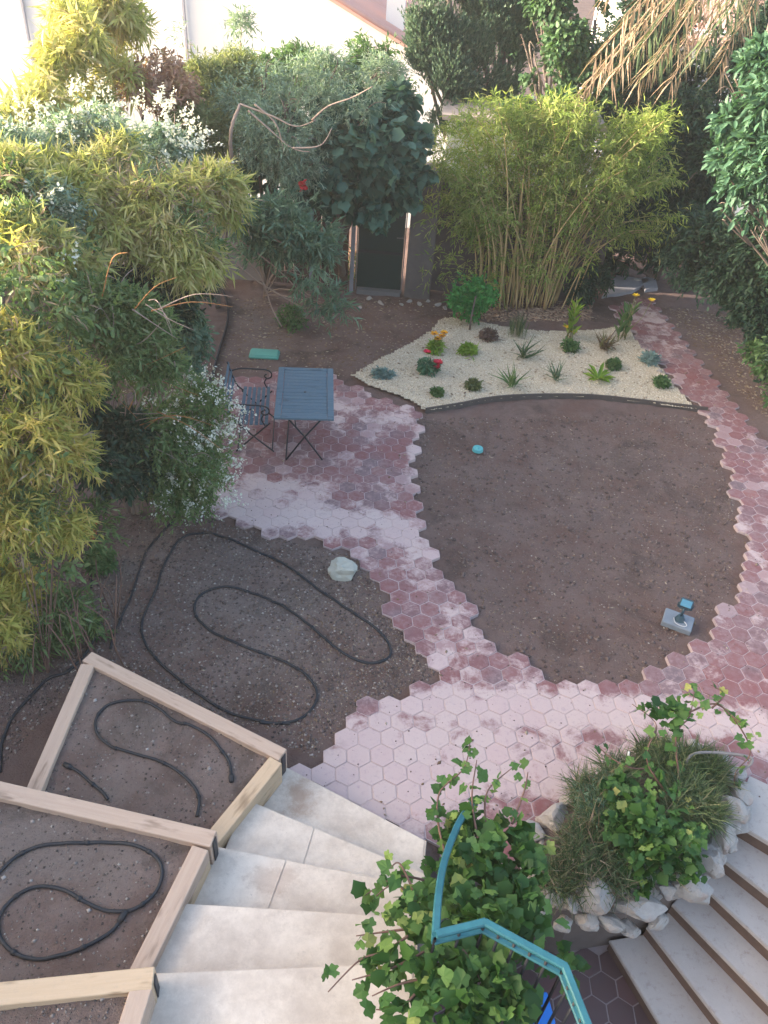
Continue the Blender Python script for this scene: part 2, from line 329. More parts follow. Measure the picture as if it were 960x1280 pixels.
def hexv(x, y, rad, z, rot=YAW): return [(x+rad*math.cos(rot+math.pi/6+i*math.pi/3), y+rad*math.sin(rot+math.pi/6+i*math.pi/3), z) for i in range(6)]
def hex_mesh(i):
    r = random.Random(i); v = []; R = .2/math.sqrt(3); jit = [r.uniform(-.0025, .0015) for _ in range(6)]
    for rad, z in ((R-.0035, -.035), (R-.004, -.004), (R-.0085, 0)):
        v += [(x, y, z) for x, y, _ in [hexv(0, 0, rad+jit[q], 0, 0)[q] for q in range(6)]]
    f = [tuple(range(12, 18))]
    for L_ in (0, 6):
        f += [(L_+i, L_+(i+1) % 6, L_+6+(i+1) % 6, L_+6+i) for i in range(6)]
    return pymesh('tile', v, f)
HEX = [hex_mesh(i) for i in range(6)]
for h in HEX: h.materials.append(TILE)
def area_of(x, y):
    px_right = x > 2.9+0*(y)
    if y > 5.0 and x > 2.4: return 3
    if y > 6.45: return 0
    if y > 4.75: return 1
    return 2 if x < 2.2 else 4
AREAS = {0: ('table_patio', 'hexagonal red tiles worn pink and white under the table and bench', (-1, 8)), 1: ('middle_path', 'narrow hexagonal tile path between the two bare soil beds', (.3, 5.6)),
         2: ('front_terrace', 'pale washed hexagonal tile terrace at the foot of the stone steps', (.6, 4)), 3: ('side_path', 'curved path of dark red hexagonal tiles right of the oval soil bed', (4.5, 8)),
         4: ('corner_terrace', 'hexagonal tile paving behind the stone planter leading to the side path', (3.5, 4.2))}
groups = {}
for x, y in CC: groups.setdefault(area_of(x, y), []).append((x, y))
for k, pts in groups.items():
    nm, lb, _ = AREAS[k]; V, Fc = [], []
    for x, y in pts:
        b = len(V); V += hexv(x, y, .1158, -.005); V += hexv(x, y, .1158, -.05); Fc += [tuple(range(b, b+6))]
        Fc += [(b+6+i, b+6+(i+1) % 6, b+(i+1) % 6, b+i) for i in range(6)]
    s = obj(nm, pymesh(nm, V, Fc), MORTAR); tag(s, lb, 'paving', kind='structure')
    pts.sort(key=lambda p: math.hypot(p[0], p[1])); rest = pts[300:]
    for x, y in pts[:300]:
        o = bpy.data.objects.new('tile', random.choice(HEX)); o.location = (x, y, random.uniform(-.002, .0025)); o.rotation_euler = (random.gauss(0, .007), random.gauss(0, .007), YAW+math.pi/3*random.randrange(6)); link(o, s)
    if rest:
        V, Fc = [], []
        for x, y in rest:
            b = len(V); V += hexv(x, y, .106, .0); V += hexv(x, y, .111, -.03); Fc += [tuple(range(b, b+6))]+[(b+6+i, b+6+(i+1) % 6, b+(i+1) % 6, b+i) for i in range(6)]
        tag(obj('far_tiles', pymesh('far_tiles', V, Fc), TILE, s), kind='stuff')
    print('TILES', nm, len(pts))
# grey slabs at the head of the side path
sl_c = MT('slab_grey', .85, .25); P_ = sl_c.pos(); sl_c.base(sl_c.mix(sl_c.noise(P_, 4, 5, .7), (.24, .23, .25), (.40, .38, .41))); sl_c.bump(sl_c.noise(P_, 40, 4), .3, .005)
for i, (L, lb) in enumerate([([(752, 372), (790, 366), (812, 352), (770, 345)], 'larger pale grey stone slab lying at the far head of the side path'), ([(806, 364), (822, 362), (818, 345), (800, 350)], 'small grey stone slab beside the larger slab at the path head')]):
    bm = bmesh.new(); prism(bm, PX(L), -.03, .035, .008); tag(obj('stone_slab', bm_mesh('stone_slab', bm), sl_c.m), lb, 'slab')

# ------------------------------------------------------------------ gravel bed
GB = [(441, 470), (470, 452), (505, 435), (540, 412), (556, 398), (600, 404), (650, 412), (700, 415), (750, 413), (782, 408), (792, 422), (806, 440), (826, 462), (842, 482), (858, 500), (868, 512), (800, 503), (740, 497), (680, 496), (620, 499), (570, 508), (534, 514), (518, 504), (490, 492), (462, 483)]
gb = PX(GB); gbc = catmull([(*p, 0) for p in gb+gb[:1]], 4)[:, :2]
def gz(x, y): return .005+.02*vnoise(x, y, .5, 5)+.01*vnoise(x, y, .12, 6)
gx, gy = np.meshgrid(np.arange(-1.2, 5.2, .05), np.arange(9, 13.4, .05)); zz = gz(gx, gy)+.012; V = np.stack([gx, gy, zz], -1).reshape(-1, 3); nx = gx.shape[1]
I, J = np.meshgrid(np.arange(gx.shape[0]-1), np.arange(nx-1), indexing='ij'); a = I*nx+J; Q = np.stack([a, a+1, a+nx+1, a+nx], -1).reshape(-1, 4); cx = V[Q].mean(1)
Q = Q[inside(cx[:, 0], cx[:, 1], gbc)]; M = MT('cream_gravel', .95, .15); P_ = M.pos()
c = M.mix(M.noise(P_, 90, 3, .8), (.42, .34, .23), (.72, .62, .46)); c = M.mix(M.math('MULTIPLY', M.sstep(M.voro(P_, 60), .35, .6), .5), c, (.28, .24, .20)); c = M.mix(M.math('MULTIPLY', M.noise(P_, 1.5, 3), .4), c, (.50, .42, .34))
M.base(c); M.bump(M.voro(P_, 55), -.7, .02)
used = np.unique(Q); rm = -np.ones(len(V), int); rm[used] = np.arange(len(used)); gv = V[used]
gbo = obj('gravel_bed', npmesh('gravel_bed', gv, rm[Q], smooth=True), M.m); tag(gbo, 'pale cream gravel bed planted with small flowers', 'gravel', kind='structure')
pebbles('gravel', gbc, 26000, .005, .017, m_grav('gravel_stones', [(.34, .28, .21), (.52, .44, .33), (.64, .56, .44), (.72, .66, .55), (.46, .36, .25)]), gbo, lambda x, y: gz(x, y)+.012)
# metal edging between gravel and the oval bed; black edging at the left
def strip(name, pts, h, z0, lb, cat, mat, th=.008):
    P = catmull([(*p, 0) for p in pts], 8)[:, :2]; T = np.gradient(P, axis=0); T /= np.linalg.norm(T, axis=1)[:, None]; N = np.stack([-T[:, 1], T[:, 0]], 1)*th/2; n = len(P)
    V = [(*p, z) for q, z in ((P+N, z0), (P+N, z0+h), (P-N, z0+h), (P-N, z0)) for p in q]; F_ = [(j*n+i, j*n+i+1, ((j+1) % 4)*n+i+1, ((j+1) % 4)*n+i) for j in range(4) for i in range(n-1)]
    return tag(obj(name, pymesh(name, V, F_), mat), lb, cat)
EDGE = m_plain('edging_metal', (.09, .075, .07), .8, .3, .3)
strip('edging_strip', PX([(532, 514), (570, 508), (620, 499), (680, 496), (740, 497), (800, 503), (884, 513)]), .105, -.05, 'thin dark edging strip between cream gravel and oval soil bed', 'edging', EDGE, .02)
strip('edging_strip', PX([(262, 482), (274, 440), (284, 405), (284, 380), (276, 360)]), .11, -.05, 'black curved edging strip in the soil beside the golden bamboo hedge', 'edging', BLACK, .016)

# debris on the soil
SB = m_grav('soil_grit', [(.06, .048, .045), (.14, .11, .10), (.27, .225, .20), (.10, .08, .07), (.20, .16, .145), (.45, .40, .36)])
STRAW = m_grav('straw_bits', [(.24, .16, .10), (.16, .10, .07), (.36, .28, .20), (.20, .13, .09), (.50, .42, .33)])
tiles_av = [poly_all, gbc, COURT]
near_l = PX([(120, 640), (250, 640), (350, 670), (470, 700), (545, 840), (400, 950), (120, 820), (0, 960), (-80, 800)])
pebbles('soil_grit', near_l, 16000, .004, .017, SB, None, soil_h, 'fine grey grit scattered over bare soil left of the middle path', 'grit', avoid=tiles_av)
oval = PX([(525, 520), (880, 515), (925, 640), (915, 740), (810, 840), (690, 850), (590, 760), (520, 620)])
pebbles('soil_grit', oval, 7000, .004, .013, SB, None, soil_h, 'fine grit scattered over the oval soil bed', 'grit', avoid=tiles_av)
CLOD = m_grav('soil_clods', [(.09, .065, .058), (.15, .11, .10), (.20, .15, .135)])
pebbles('soil_clods', oval, 5000, .006, .03, CLOD, None, soil_h, 'small brown clods of earth on the oval soil bed', 'clods', avoid=tiles_av, flat=.8)
pebbles('soil_clods', near_l, 5000, .005, .026, CLOD, None, soil_h, 'small brown clods of earth on soil left of the middle path', 'clods', avoid=tiles_av, flat=.8)
pebbles('straw_litter', oval, 2200, .003, .010, STRAW, None, soil_h, 'pale straw scraps scattered over the oval soil bed', 'litter', stretch=3.2, avoid=tiles_av)
pebbles('straw_litter', near_l, 2600, .003, .009, STRAW, None, soil_h, 'pale straw scraps scattered over soil left of the middle path', 'litter', stretch=3.2, avoid=tiles_av, dens=lambda x, y: np.clip(.25+1.2*(x+1)/1.5, .1, 1))
pebbles('path_grit', poly_all, 2200, .003, .010, CLOD, None, lambda x, y: x*0+.002, 'scattered soil crumbs and grit lying on the hexagonal tiles', 'grit', flat=.6)
pebbles('path_leaves', poly_all, 240, .007, .018, STRAW, None, lambda x, y: x*0+.003, 'few dry leaf scraps on the hexagonal tiles', 'litter', stretch=1.7, flat=.4)
backs = PX([(270, 470), (285, 370), (560, 372), (780, 395), (900, 380), (1000, 400), (1000, 560), (830, 400), (560, 398), (440, 468), (340, 462)])
pebbles('leaf_litter', backs, 5200, .005, .022, STRAW, None, soil_h, 'dry leaf scraps on the shaded soil by the back wall', 'litter', stretch=1.8, flat=.4, avoid=tiles_av)

# ------------------------------------------------------------------ leaves
def T_lance(w=.16, fold=.04, bend=-.10): return np.array([(0, 0, 0), (.38, w/2, fold), (1, 0, bend), (.38, -w/2, fold)]), np.array([(0, 3, 2, 1)])
def T_oval(w=.5, fold=.07, bend=-.1): return np.array([(0, 0, 0), (.3, w*.46, fold), (.7, w*.4, fold*.6), (1, 0, bend), (.7, -w*.4, fold*.6), (.3, -w*.46, fold)]), np.array([(0, 3, 2, 1), (0, 5, 4, 3)])
def T_lobe():
    an = [0, 22, 40, 62, 85, 105, 135, 180]; ra = [0, 0, 0, 0, 0, 0, 0, 0]
    p = [(0, 0, 0), (.12, -.42, .02), (.34, -.40, .04), (.52, -.50, -.02), (.68, -.30, .05), (1, 0, -.08), (.68, .30, .05), (.52, .50, -.02), (.34, .40, .04), (.12, .42, .02)]
    return np.array(p), np.array([(0, 1, 2), (0, 2, 4), (2, 3, 4), (0, 4, 6), (4, 5, 6), (0, 6, 8), (6, 7, 8), (0, 8, 9)])
def leaves_mesh(name, P, D, S, templ, tint=None, roll_sd=.6, upbias=None):
    T, Ft = templ; n = len(P); D = D/(np.linalg.norm(D, axis=1)[:, None]+1e-9)
    up = np.array([0, 0, 1.])+roll_sd*rng.normal(size=(n, 3)) if upbias is None else upbias+roll_sd*rng.normal(size=(n, 3))
    S_ = np.cross(up, D); S_ /= np.linalg.norm(S_, axis=1)[:, None]+1e-9; N = np.cross(D, S_)
    V = P[:, None]+S[:, None, None]*(D[:, None]*T[None, :, 0:1]+S_[:, None]*T[None, :, 1:2]+N[:, None]*T[None, :, 2:3])
    F_ = (Ft[None]+(np.arange(n)*len(T))[:, None, None]).reshape(-1, Ft.shape[1]); t = rng.random(n) if tint is None else tint
    return npmesh(name, V.reshape(-1, 3), F_, np.repeat(t, len(T)))
def lump(px, py, y, rpx, ky=1., kz=.85):
    c = AY(px, py, y); r = rpx*depth(c)/CF; return (c, np.array([r, r*ky, r*kz]))
def lumpz(px, py, z, rpx, ky=1., kz=.8):
    c = G(px, py, z); r = rpx*depth(c)/CF; return (c, np.array([r, r*ky, r*kz]))
def sprigs(lumps, n, length, per, inner=.35, up=.25, out=1., spread=.6, gap=.35, seed=0):
    """origins and directions of twigs that fill a union of lumps, denser at the skin, with gaps; returns per-leaf base and direction"""
    r = np.random.default_rng(seed); vol = np.array([np.prod(l[1])**.8 for l in lumps]); idx = r.choice(len(lumps), n*2, p=vol/vol.sum())
    C = np.array([l[0] for l in lumps])[idx]; R = np.array([l[1] for l in lumps])[idx]; d = r.normal(size=(n*2, 3)); d /= np.linalg.norm(d, axis=1)[:, None]
    rad = inner+(1.02-inner)*r.random(n*2)**.45; P = C+R*d*rad[:, None]; P = C+(P-C)*(1+.7*vnoise(d[:, 0]*R[:, 0]+C[:, 0]+d[:, 2]*R[:, 2]*.6, d[:, 1]*R[:, 1]+C[:, 1]+d[:, 2]*R[:, 2]*.8, .2, seed+9))[:, None]
    k = (vnoise(P[:, 0]*1.+P[:, 2]*.7, P[:, 1]+P[:, 2]*.9, .38, seed+5)+.5) > gap*(.45+.75*r.random(n*2))*1.05; k &= P[:, 2] > -.02; P = P[k][:n]; d = d[k][:n]; n = len(P)
    D = out*d+[0, 0, up]+spread*r.normal(size=(n, 3)); D /= np.linalg.norm(D, axis=1)[:, None]
    t = np.linspace(.15, 1, per)[None, :, None]; L = length*(.6+.8*r.random((n, 1, 1)))
    B = P[:, None]+D[:, None]*L*t+np.array([0, 0, -1.])*L*t*t*.25
    return P, D, L[:, 0, 0], B
def foliage(name, parent, mat, lumps, n, length, per, leaf, templ, ang=.8, droop=.3, up=.25, inner=.35, spread=.6, gap=.35, seed=0, roll=.6, tintb=None, skin=.62):
    lumps = [(c, np.maximum(R-length*.55, R*.45)) for c, R in lumps]
    P, D, L, B = sprigs(lumps, n, length, per, inner, up, 1., spread, gap, seed); nn = B.shape[0]*per
    B = B.reshape(-1, 3); Dr = np.repeat(D, per, 0); side = rng.normal(size=(nn, 3)); LD = Dr*(1-ang*.5)+side*ang*.6; LD[:, 2] -= droop
    S = leaf*(.6+.7*rng.random(nn)); tb = np.repeat(rng.random(len(P)), per)*.55+rng.random(nn)*.45
    me = leaves_mesh(name, B, LD, S, templ, tb, roll); o = obj(name, me, mat, parent); tag(o, kind='stuff'); return o
def limbs(name, parent, mat, base, lumps, r0=.04, n=3, wig=.12, sides=6, seed=1, extra=1):
    r = random.Random(seed); paths = []
    for c, R in lumps:
        for q in range(extra):
            tgt = np.array(c)+np.array([r.uniform(-.5, .5)*R[i] for i in range(3)]); b = np.array(base, float)+[r.uniform(-1, 1)*r0*1.5, r.uniform(-1, 1)*r0*1.5, 0]
            mid = b*.5+tgt*.5+[r.uniform(-wig, wig), r.uniform(-wig, wig), .12*abs(tgt[2]-b[2])]
            P = catmull([b, b*.75+mid*.25+[0, 0, .05], mid, tgt], 5); paths.append((P, np.linspace(r0, r0*.25, len(P))))
            for w_ in range(n):
                e = tgt+np.array([r.uniform(-.9, .9)*R[i] for i in range(3)]); Pt = catmull([mid*.4+tgt*.6, (tgt+e)/2+[r.uniform(-wig, wig)*.6, 0, r.uniform(-wig, wig)*.6], e], 4); paths.append((Pt, np.linspace(r0*.35, r0*.08, len(Pt))))
    return tubes(name, paths, mat, parent, sides)
def plant(name, label, cat, base, lumps, mat, n, length=.2, per=6, leaf=.1, templ=None, bark=None, r0=.03, fol='foliage', tr='branches', group=None, seed=1, nl=3, ex=1, **kw):
    root = empty(name, base, label, cat, group); limbs(tr, root, bark or BARK, base, lumps, r0, nl, seed=seed, extra=ex)
    foliage(fol, root, mat, lumps, n, length, per, leaf, templ or T_lance(), seed=seed*13, **kw); return root
GOLD = m_leaf('leaf_gold_bamboo', [(.16, .20, .05), (.34, .38, .11), (.52, .52, .19), (.66, .60, .31), (.60, .48, .30)], .5)
GOLD2 = m_leaf('leaf_yellow_bamboo', [(.15, .20, .05), (.32, .36, .09), (.54, .50, .14), (.70, .58, .20), (.62, .42, .20)], .5)
OLIVE = m_leaf('leaf_green_shrub', [(.05, .10, .04), (.11, .19, .07), (.19, .28, .11), (.30, .34, .19)], .4)
GREYG = m_leaf('leaf_grey_green', [(.11, .18, .13), (.19, .29, .21), (.29, .39, .29), (.40, .46, .35)], .35)
TEALG = m_leaf('leaf_oleander', [(.06, .12, .08), (.10, .19, .13), (.17, .28, .19), (.26, .36, .25)], .35)
FIGL = m_leaf('leaf_fig', [(.02, .06, .045), (.045, .11, .08), (.08, .17, .12), (.14, .24, .17)], .3)
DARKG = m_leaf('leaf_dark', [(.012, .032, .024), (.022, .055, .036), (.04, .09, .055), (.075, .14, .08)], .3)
CYP = m_leaf('leaf_cypress', [(.04, .085, .06), (.07, .13, .09), (.12, .19, .13), (.19, .25, .17)], .25)
BAMB = m_leaf('leaf_bamboo', [(.09, .15, .035), (.19, .29, .06), (.30, .41, .10), (.43, .48, .17), (.50, .46, .22)], .45)
BRIGHT = m_leaf('leaf_bright', [(.03, .14, .04), (.05, .23, .06), (.08, .32, .08), (.14, .38, .11)], .4)
MIDG = m_leaf('leaf_mid', [(.05, .11, .04), (.08, .17, .06), (.13, .23, .09), (.19, .28, .12)], .4)
VINE = m_leaf('leaf_vine_shaded', [(.02, .06, .016), (.035, .10, .024), (.06, .14, .03), (.10, .19, .045)], .35)  # inner vine leaves: shade between the outer leaves put into darker greens
REDB = m_leaf('leaf_red_brown', [(.34, .16, .12), (.50, .29, .22), (.58, .42, .30)], .4)
WHITEF = m_leaf('flower_white', [(.62, .62, .50), (.74, .75, .66), (.82, .82, .76)], .3)
DRYP = m_leaf('leaf_dry', [(.16, .11, .08), (.27, .19, .13), (.38, .28, .20), (.48, .38, .28)], .35)
GRASSG = m_leaf('grass_blade', [(.045, .085, .04), (.08, .13, .06), (.14, .19, .09), (.28, .26, .17)], .35)

FAN = dict(up=.0, ang=1.05, spread=.6, droop=.35, inner=.45)
def gl(L, **k): return [lump(*a, **k) for a in L]
# --- left hedge, near to far
b3 = G(60, 840)
L3 = gl([(20, 340, 5.9, 50), (70, 400, 5.9, 44), (10, 440, 5.6, 60), (75, 480, 5.7, 44), (30, 540, 5.3, 56), (85, 570, 5.4, 36), (20, 640, 5.0, 48), (80, 650, 5.2, 32), (55, 705, 5.0, 34), (15, 740, 4.9, 34), (-60, 520, 5.4, 90), (-30, 760, 4.7, 60), (100, 450, 6, 26)])
t = plant('bamboo_shrub', 'yellow leaved bamboo in the sunlit lower left corner above the timber beds', 'bamboo', b3, L3,
          GOLD2, 5200, .15, 12, .125, T_lance(.15), VSTEM, .006, seed=3, ex=1, nl=2, gap=.7, **FAN)
foliage('green_foliage', t, OLIVE, L3, 2600, .2, 7, .075, T_oval(.5), seed=301, gap=.8); foliage('dry_foliage', t, DRYP, L3, 700, .22, 6, .10, T_lance(.14), seed=302, gap=.8)

paths = []
for i in range(26):
    q = G(random.uniform(-10, 165), random.uniform(770, 860)); e = q+[random.uniform(-.25, .1), random.uniform(-.1, .3), random.uniform(.45, .8)]; mth = (q+e)/2+[random.uniform(-.1, .1), 0, .1]; P = catmull([q, mth, e], 6)
    paths.append(P)
for P in paths: tubes('cane', [(P, np.linspace(.008, .004, len(P)))], VSTEM, t, 6)
foliage('low_foliage', t, OLIVE, gl([(30, 790, 4.75, 50), (110, 650, 5.7, 35), (20, 640, 5., 50), (80, 770, 4.9, 40), (115, 790, 4.95, 24)]), 900, .15, 6, .10, T_lance(.2), seed=90)
plant('green_shrub', 'tangled green shrub with orange twigs in the middle of the left hedge', 'shrub', G(170, 640), gl([(165, 405, 6.7, 42), (130, 450, 6.3, 42), (185, 450, 6.6, 34), (120, 385, 6.6, 40), (205, 470, 6.9, 26)]), OLIVE, 3200, .2, 7, .085, T_lance(.24), TWIG, .025, seed=4, ex=2, nl=7, gap=.6, droop=.2)
plant('hedge_shade_fill', 'very dark leaf fill standing in for shade in the hollow of the left hedge beside the white flowering shrub', 'shrub', G(160, 640), gl([(150, 540, 6.4, 34), (168, 585, 6.4, 30), (140, 600, 6.1, 26), (205, 380, 7.9, 34), (170, 360, 7.6, 34), (240, 350, 8.4, 22), (100, 500, 6.2, 30), (120, 580, 5.9, 26)]), DARKG, 2300, .15, 6, .08, T_oval(.4), TWIG, .012, seed=204, nl=6)  # near-black leaves added to make the hedge gap look deeply shaded
tw = empty('dead_twigs', G(185, 560), 'bare orange brown twigs poking from the left hedge above the dark gap', 'twigs'); paths = []
for i in range(30):
    a0 = AY(random.uniform(110, 200), random.uniform(370, 560), 6.4); e = a0+np.array([random.uniform(-.1, .8), random.uniform(-.3, .2), random.uniform(-.35, .5)]); P = catmull([a0, (a0+e)/2+[0, 0, random.uniform(-.05, .15)], e], 5); paths.append((P, np.linspace(random.uniform(.003, .008), .002, len(P))))
tubes('orange_twigs', paths[:12], ORTWIG, tw, 4); tubes('pale_twigs', paths[12:], TWIG, tw, 4)
def plumes(parent, lumps, n, seed, ln=.16, per=14, leaf=.028):
    r = np.random.default_rng(seed); P, D, L, B = sprigs(lumps, n, ln, per, .9, .7, .8, .5, .0, seed); B = B+r.normal(size=B.shape)*.014; B = B.reshape(-1, 3)
    o = obj('flower_plume', leaves_mesh('flower_plume', B, r.normal(size=B.shape)+[0, 0, .4], leaf*(.6+.8*r.random(len(B))), T_oval(.6)), WHITEF, parent); tag(o, kind='stuff')
L5 = gl([(226, 560, 6.9, 62), (240, 508, 7.2, 42), (195, 540, 6.7, 42), (225, 610, 6.75, 42)])
t = plant('white_flowering_shrub', 'white flowering shrub overhanging the tiles beside the bench', 'shrub', G(215, 640), L5, OLIVE, 3400, .16, 7, .06, T_lance(.35), TWIG, .02, seed=5, ex=2, nl=8, gap=.6)
plumes(t, gl([(248, 515, 7.0, 42), (256, 570, 6.85, 36), (250, 612, 6.7, 34), (200, 600, 6.5, 24), (180, 480, 6.6, 20)]), 330, 6)
L1 = gl([(125, 225, 8, 36), (170, 245, 7.9, 42), (215, 275, 7.9, 42), (248, 305, 7.9, 34), (205, 325, 7.7, 34), (268, 232, 8.6, 28), (286, 250, 8.7, 20), (140, 290, 7.6, 38), (150, 190, 8.4, 26), (230, 240, 8.2, 28), (90, 250, 7.6, 36), (40, 290, 6.8, 50), (95, 320, 7.0, 34), (160, 330, 7.4, 20), (262, 322, 8.2, 14), (10, 240, 7.2, 50), (60, 225, 7.8, 34)])
plant('bamboo_shrub', 'large drooping golden bamboo forming the top of the left hedge', 'bamboo', G(150, 560)+[0, 1., 0], L1, GOLD, 5800, .18, 13, .16, T_lance(.14), GCANE, .012, seed=6, ex=2, nl=3, gap=.7, **FAN)
t = bpy.data.objects['bamboo_shrub.001']; foliage('green_foliage', t, OLIVE, L1, 1300, .2, 7, .09, T_lance(.3), seed=303, gap=.8); foliage('dry_foliage', t, DRYP, L1, 900, .26, 6, .12, T_lance(.13), seed=304, gap=.9)
L2 = gl([(110, 190, 8.8, 60), (200, 195, 9.5, 46), (30, 215, 8., 60), (60, 260, 7.2, 40)])
t = plant('white_flowering_shrub', 'tall grey green shrub dotted with white flower plumes behind the golden bamboo', 'shrub', G(100, 480)+[0, 2.2, 0], L2, GREYG, 4200, .18, 7, .07, T_lance(.3), TWIG, .025, seed=7, ex=2, nl=5, gap=.5)
plumes(t, gl([(100, 160, 8.8, 42), (195, 175, 9.4, 46), (235, 205, 9.2, 30), (50, 180, 8.2, 40), (50, 280, 6.9, 30), (80, 345, 6.6, 24)]), 260, 8, .22, 16, .036)
plant('dark_shrub', 'low dark teal shrub in shade at the foot of the hedge behind the bench', 'shrub', G(225, 480), gl([(232, 420, 8.6, 32), (228, 460, 8.3, 26), (215, 390, 8.6, 35)]), TEALG, 900, .15, 6, .08, T_oval(.4), seed=8)
plant('tall_bamboo', 'tall pale yellow green bamboo against the glare in the top left corner', 'bamboo', AY(110, 300, 11)*[1, 1, 0], gl([(62, 110, 10.6, 26), (78, 65, 11, 24), (112, 38, 11.3, 28), (150, 22, 12, 28), (158, 62, 11.8, 24), (150, 98, 11.4, 24), (118, 128, 11.2, 22), (45, 140, 10.2, 26), (182, 22, 12.2, 18), (135, 8, 12, 26), (80, 20, 11.5, 22), (10, 160, 9.8, 34), (100, 150, 10.6, 24)]), GOLD, 1500, .2, 13, .22, T_lance(.14), CANE, .014, seed=9, ex=1, nl=3, gap=.9, **FAN)
plant('red_shrub', 'reddish brown shrub between the tall bamboo and the grey green trees', 'shrub', AY(195, 300, 12.5)*[1, 1, 0], gl([(190, 92, 11.9, 30), (218, 112, 11.8, 26), (175, 110, 11.6, 24), (205, 80, 12, 20)]), REDB, 520, .16, 6, .09, T_oval(.4), seed=10)
plant('yellow_green_tree', 'feathery yellow green small tree left of the fig', 'tree', AY(270, 330, 12.5)*[1, 1, 0], gl([(265, 120, 12.8, 42), (235, 160, 11.8, 34), (300, 95, 13.4, 34), (275, 170, 12, 26), (230, 75, 13.2, 18)]), m_leaf('leaf_feathery', [(.11, .15, .06), (.19, .24, .10), (.28, .31, .14), (.34, .34, .18)], .4), 4200, .24, 8, .10, T_lance(.2), BARK, .03, 'crown', 'trunk', seed=11, gap=.5)
plant('tall_sapling', 'thin wispy sapling rising against the white glare', 'sapling', AY(290, 200, 14)*[1, 1, 0], gl([(302, 30, 14, 16), (228, 45, 13.5, 16), (300, 65, 14, 14)]), GREYG, 160, .2, 6, .10, T_lance(.2), TWIG, .012, seed=12, gap=.7)
# --- oleander, bare branches, fig, back shrubs
OL = gl([(345, 290, 11., 48), (385, 330, 10.8, 36), (408, 372, 10.7, 26), (335, 325, 11, 36), (395, 295, 11.1, 28), (365, 262, 11.2, 26), (425, 385, 10.7, 14)])
t = plant('oleander', 'blue green oleander arching over the soil between hedge and fig tree', 'shrub', G(330, 372), OL, TEALG, 2300, .24, 9, .15, T_lance(.17), TWIG, .014, seed=14, nl=3, ex=1, up=.4, gap=.7, spread=.5)
tubes('low_branches', [(catmull([AY(x, y, 10.9) for x, y in q_], 6), .011) for q_ in ([(285, 320), (320, 350), (370, 380), (405, 398)], [(290, 305), (325, 345), (340, 385), (352, 408)], [(300, 300), (345, 335), (385, 372), (415, 380)], [(262, 245), (300, 270), (345, 300), (380, 312)])], TWIG, t, 5)
c = AY(378, 232, 11.4); obj('flower', leaves_mesh('flower', np.repeat([c], 22, 0)+rng.normal(size=(22, 3))*.02, rng.normal(size=(22, 3)), np.full(22, .07), T_oval(.7)), m_leaf('petal_red', [(.5, .03, .04), (.65, .05, .06)], .2), t)
t = plant('olive_tree', 'grey green olive like tree with bare pale branches beside the fig', 'tree', G(325, 372)+[0, .6, 0], gl([(340, 165, 11.9, 54), (385, 135, 12.3, 48), (365, 205, 11.8, 36), (350, 130, 12, 30), (440, 125, 12.4, 40), (300, 125, 12.2, 30), (330, 110, 12.6, 34), (410, 90, 13, 34), (480, 95, 13.4, 30), (365, 100, 13, 34)]), GREYG, 3800, .2, 8, .08, T_lance(.2), BARK, .035, 'crown', 'trunk', seed=15, gap=.6, nl=5)
BR = []
for L in [[(300, 130), (340, 145), (370, 158), (395, 150)], [(310, 138), (335, 160), (365, 185), (388, 190)], [(390, 150), (410, 133), (440, 122), (466, 108)], [(365, 185), (400, 182), (415, 160)], [(318, 130), (345, 155), (355, 190)]]:
    P = catmull([AY(x, y, 11.3) for x, y in L], 6); BR.append((P, np.linspace(.015, .006, len(P))))
P = catmull([AY(300, 130, 11.3), AY(290, 200, 11.4), G(325, 372)+[0, .6, 0]], 6); BR.append((P, np.linspace(.02, .035, len(P)))); tubes('branch', BR, TWIG, t, 6)
FG = gl([(450, 190, 12.6, 58), (400, 225, 12.5, 42), (480, 240, 12.8, 40), (345, 215, 12.7, 42), (500, 175, 13, 30), (430, 150, 12.9, 40), (485, 258, 12.7, 22), (385, 235, 12.5, 26), (490, 135, 13.1, 30), (345, 165, 12.6, 34), (380, 175, 12.6, 34), (510, 215, 13, 22)])
t = empty('fig_tree', G(428, 352), 'dark green fig tree with broad lobed leaves above the green door', 'tree'); P = catmull([G(430, 352), AY(424, 305, 13.05), AY(432, 262, 13), AY(450, 210, 12.8)], 6)
tubes('trunk', [(P, np.linspace(.07, .045, len(P))), (catmull([AY(424, 310, 13.05), AY(440, 275, 12.9), AY(465, 235, 12.8)], 5), .035), (catmull([AY(432, 262, 13), AY(405, 240, 12.7), AY(370, 220, 12.7)], 5), .03)], BARK, t, 8)
foliage('crown', t, FIGL, FG, 3300, .16, 5, .175, T_lobe(), seed=44, droop=.45, roll=.5, gap=.6, up=.1)
plant('back_shrub', 'light green shrubs with upright shoots behind the fig tree', 'shrub', AY(400, 260, 15)*[1, 1, 0], gl([(330, 95, 15.2, 26), (370, 85, 15.4, 26), (400, 100, 15, 30), (460, 95, 15.2, 28), (450, 65, 15.4, 12), (495, 120, 15, 26), (300, 90, 15, 20), (345, 130, 14.5, 30), (480, 70, 15.4, 12)]), MIDG, 2600, .26, 7, .11, T_lance(.3), BARK, .02, seed=17, gap=.6, up=.8)
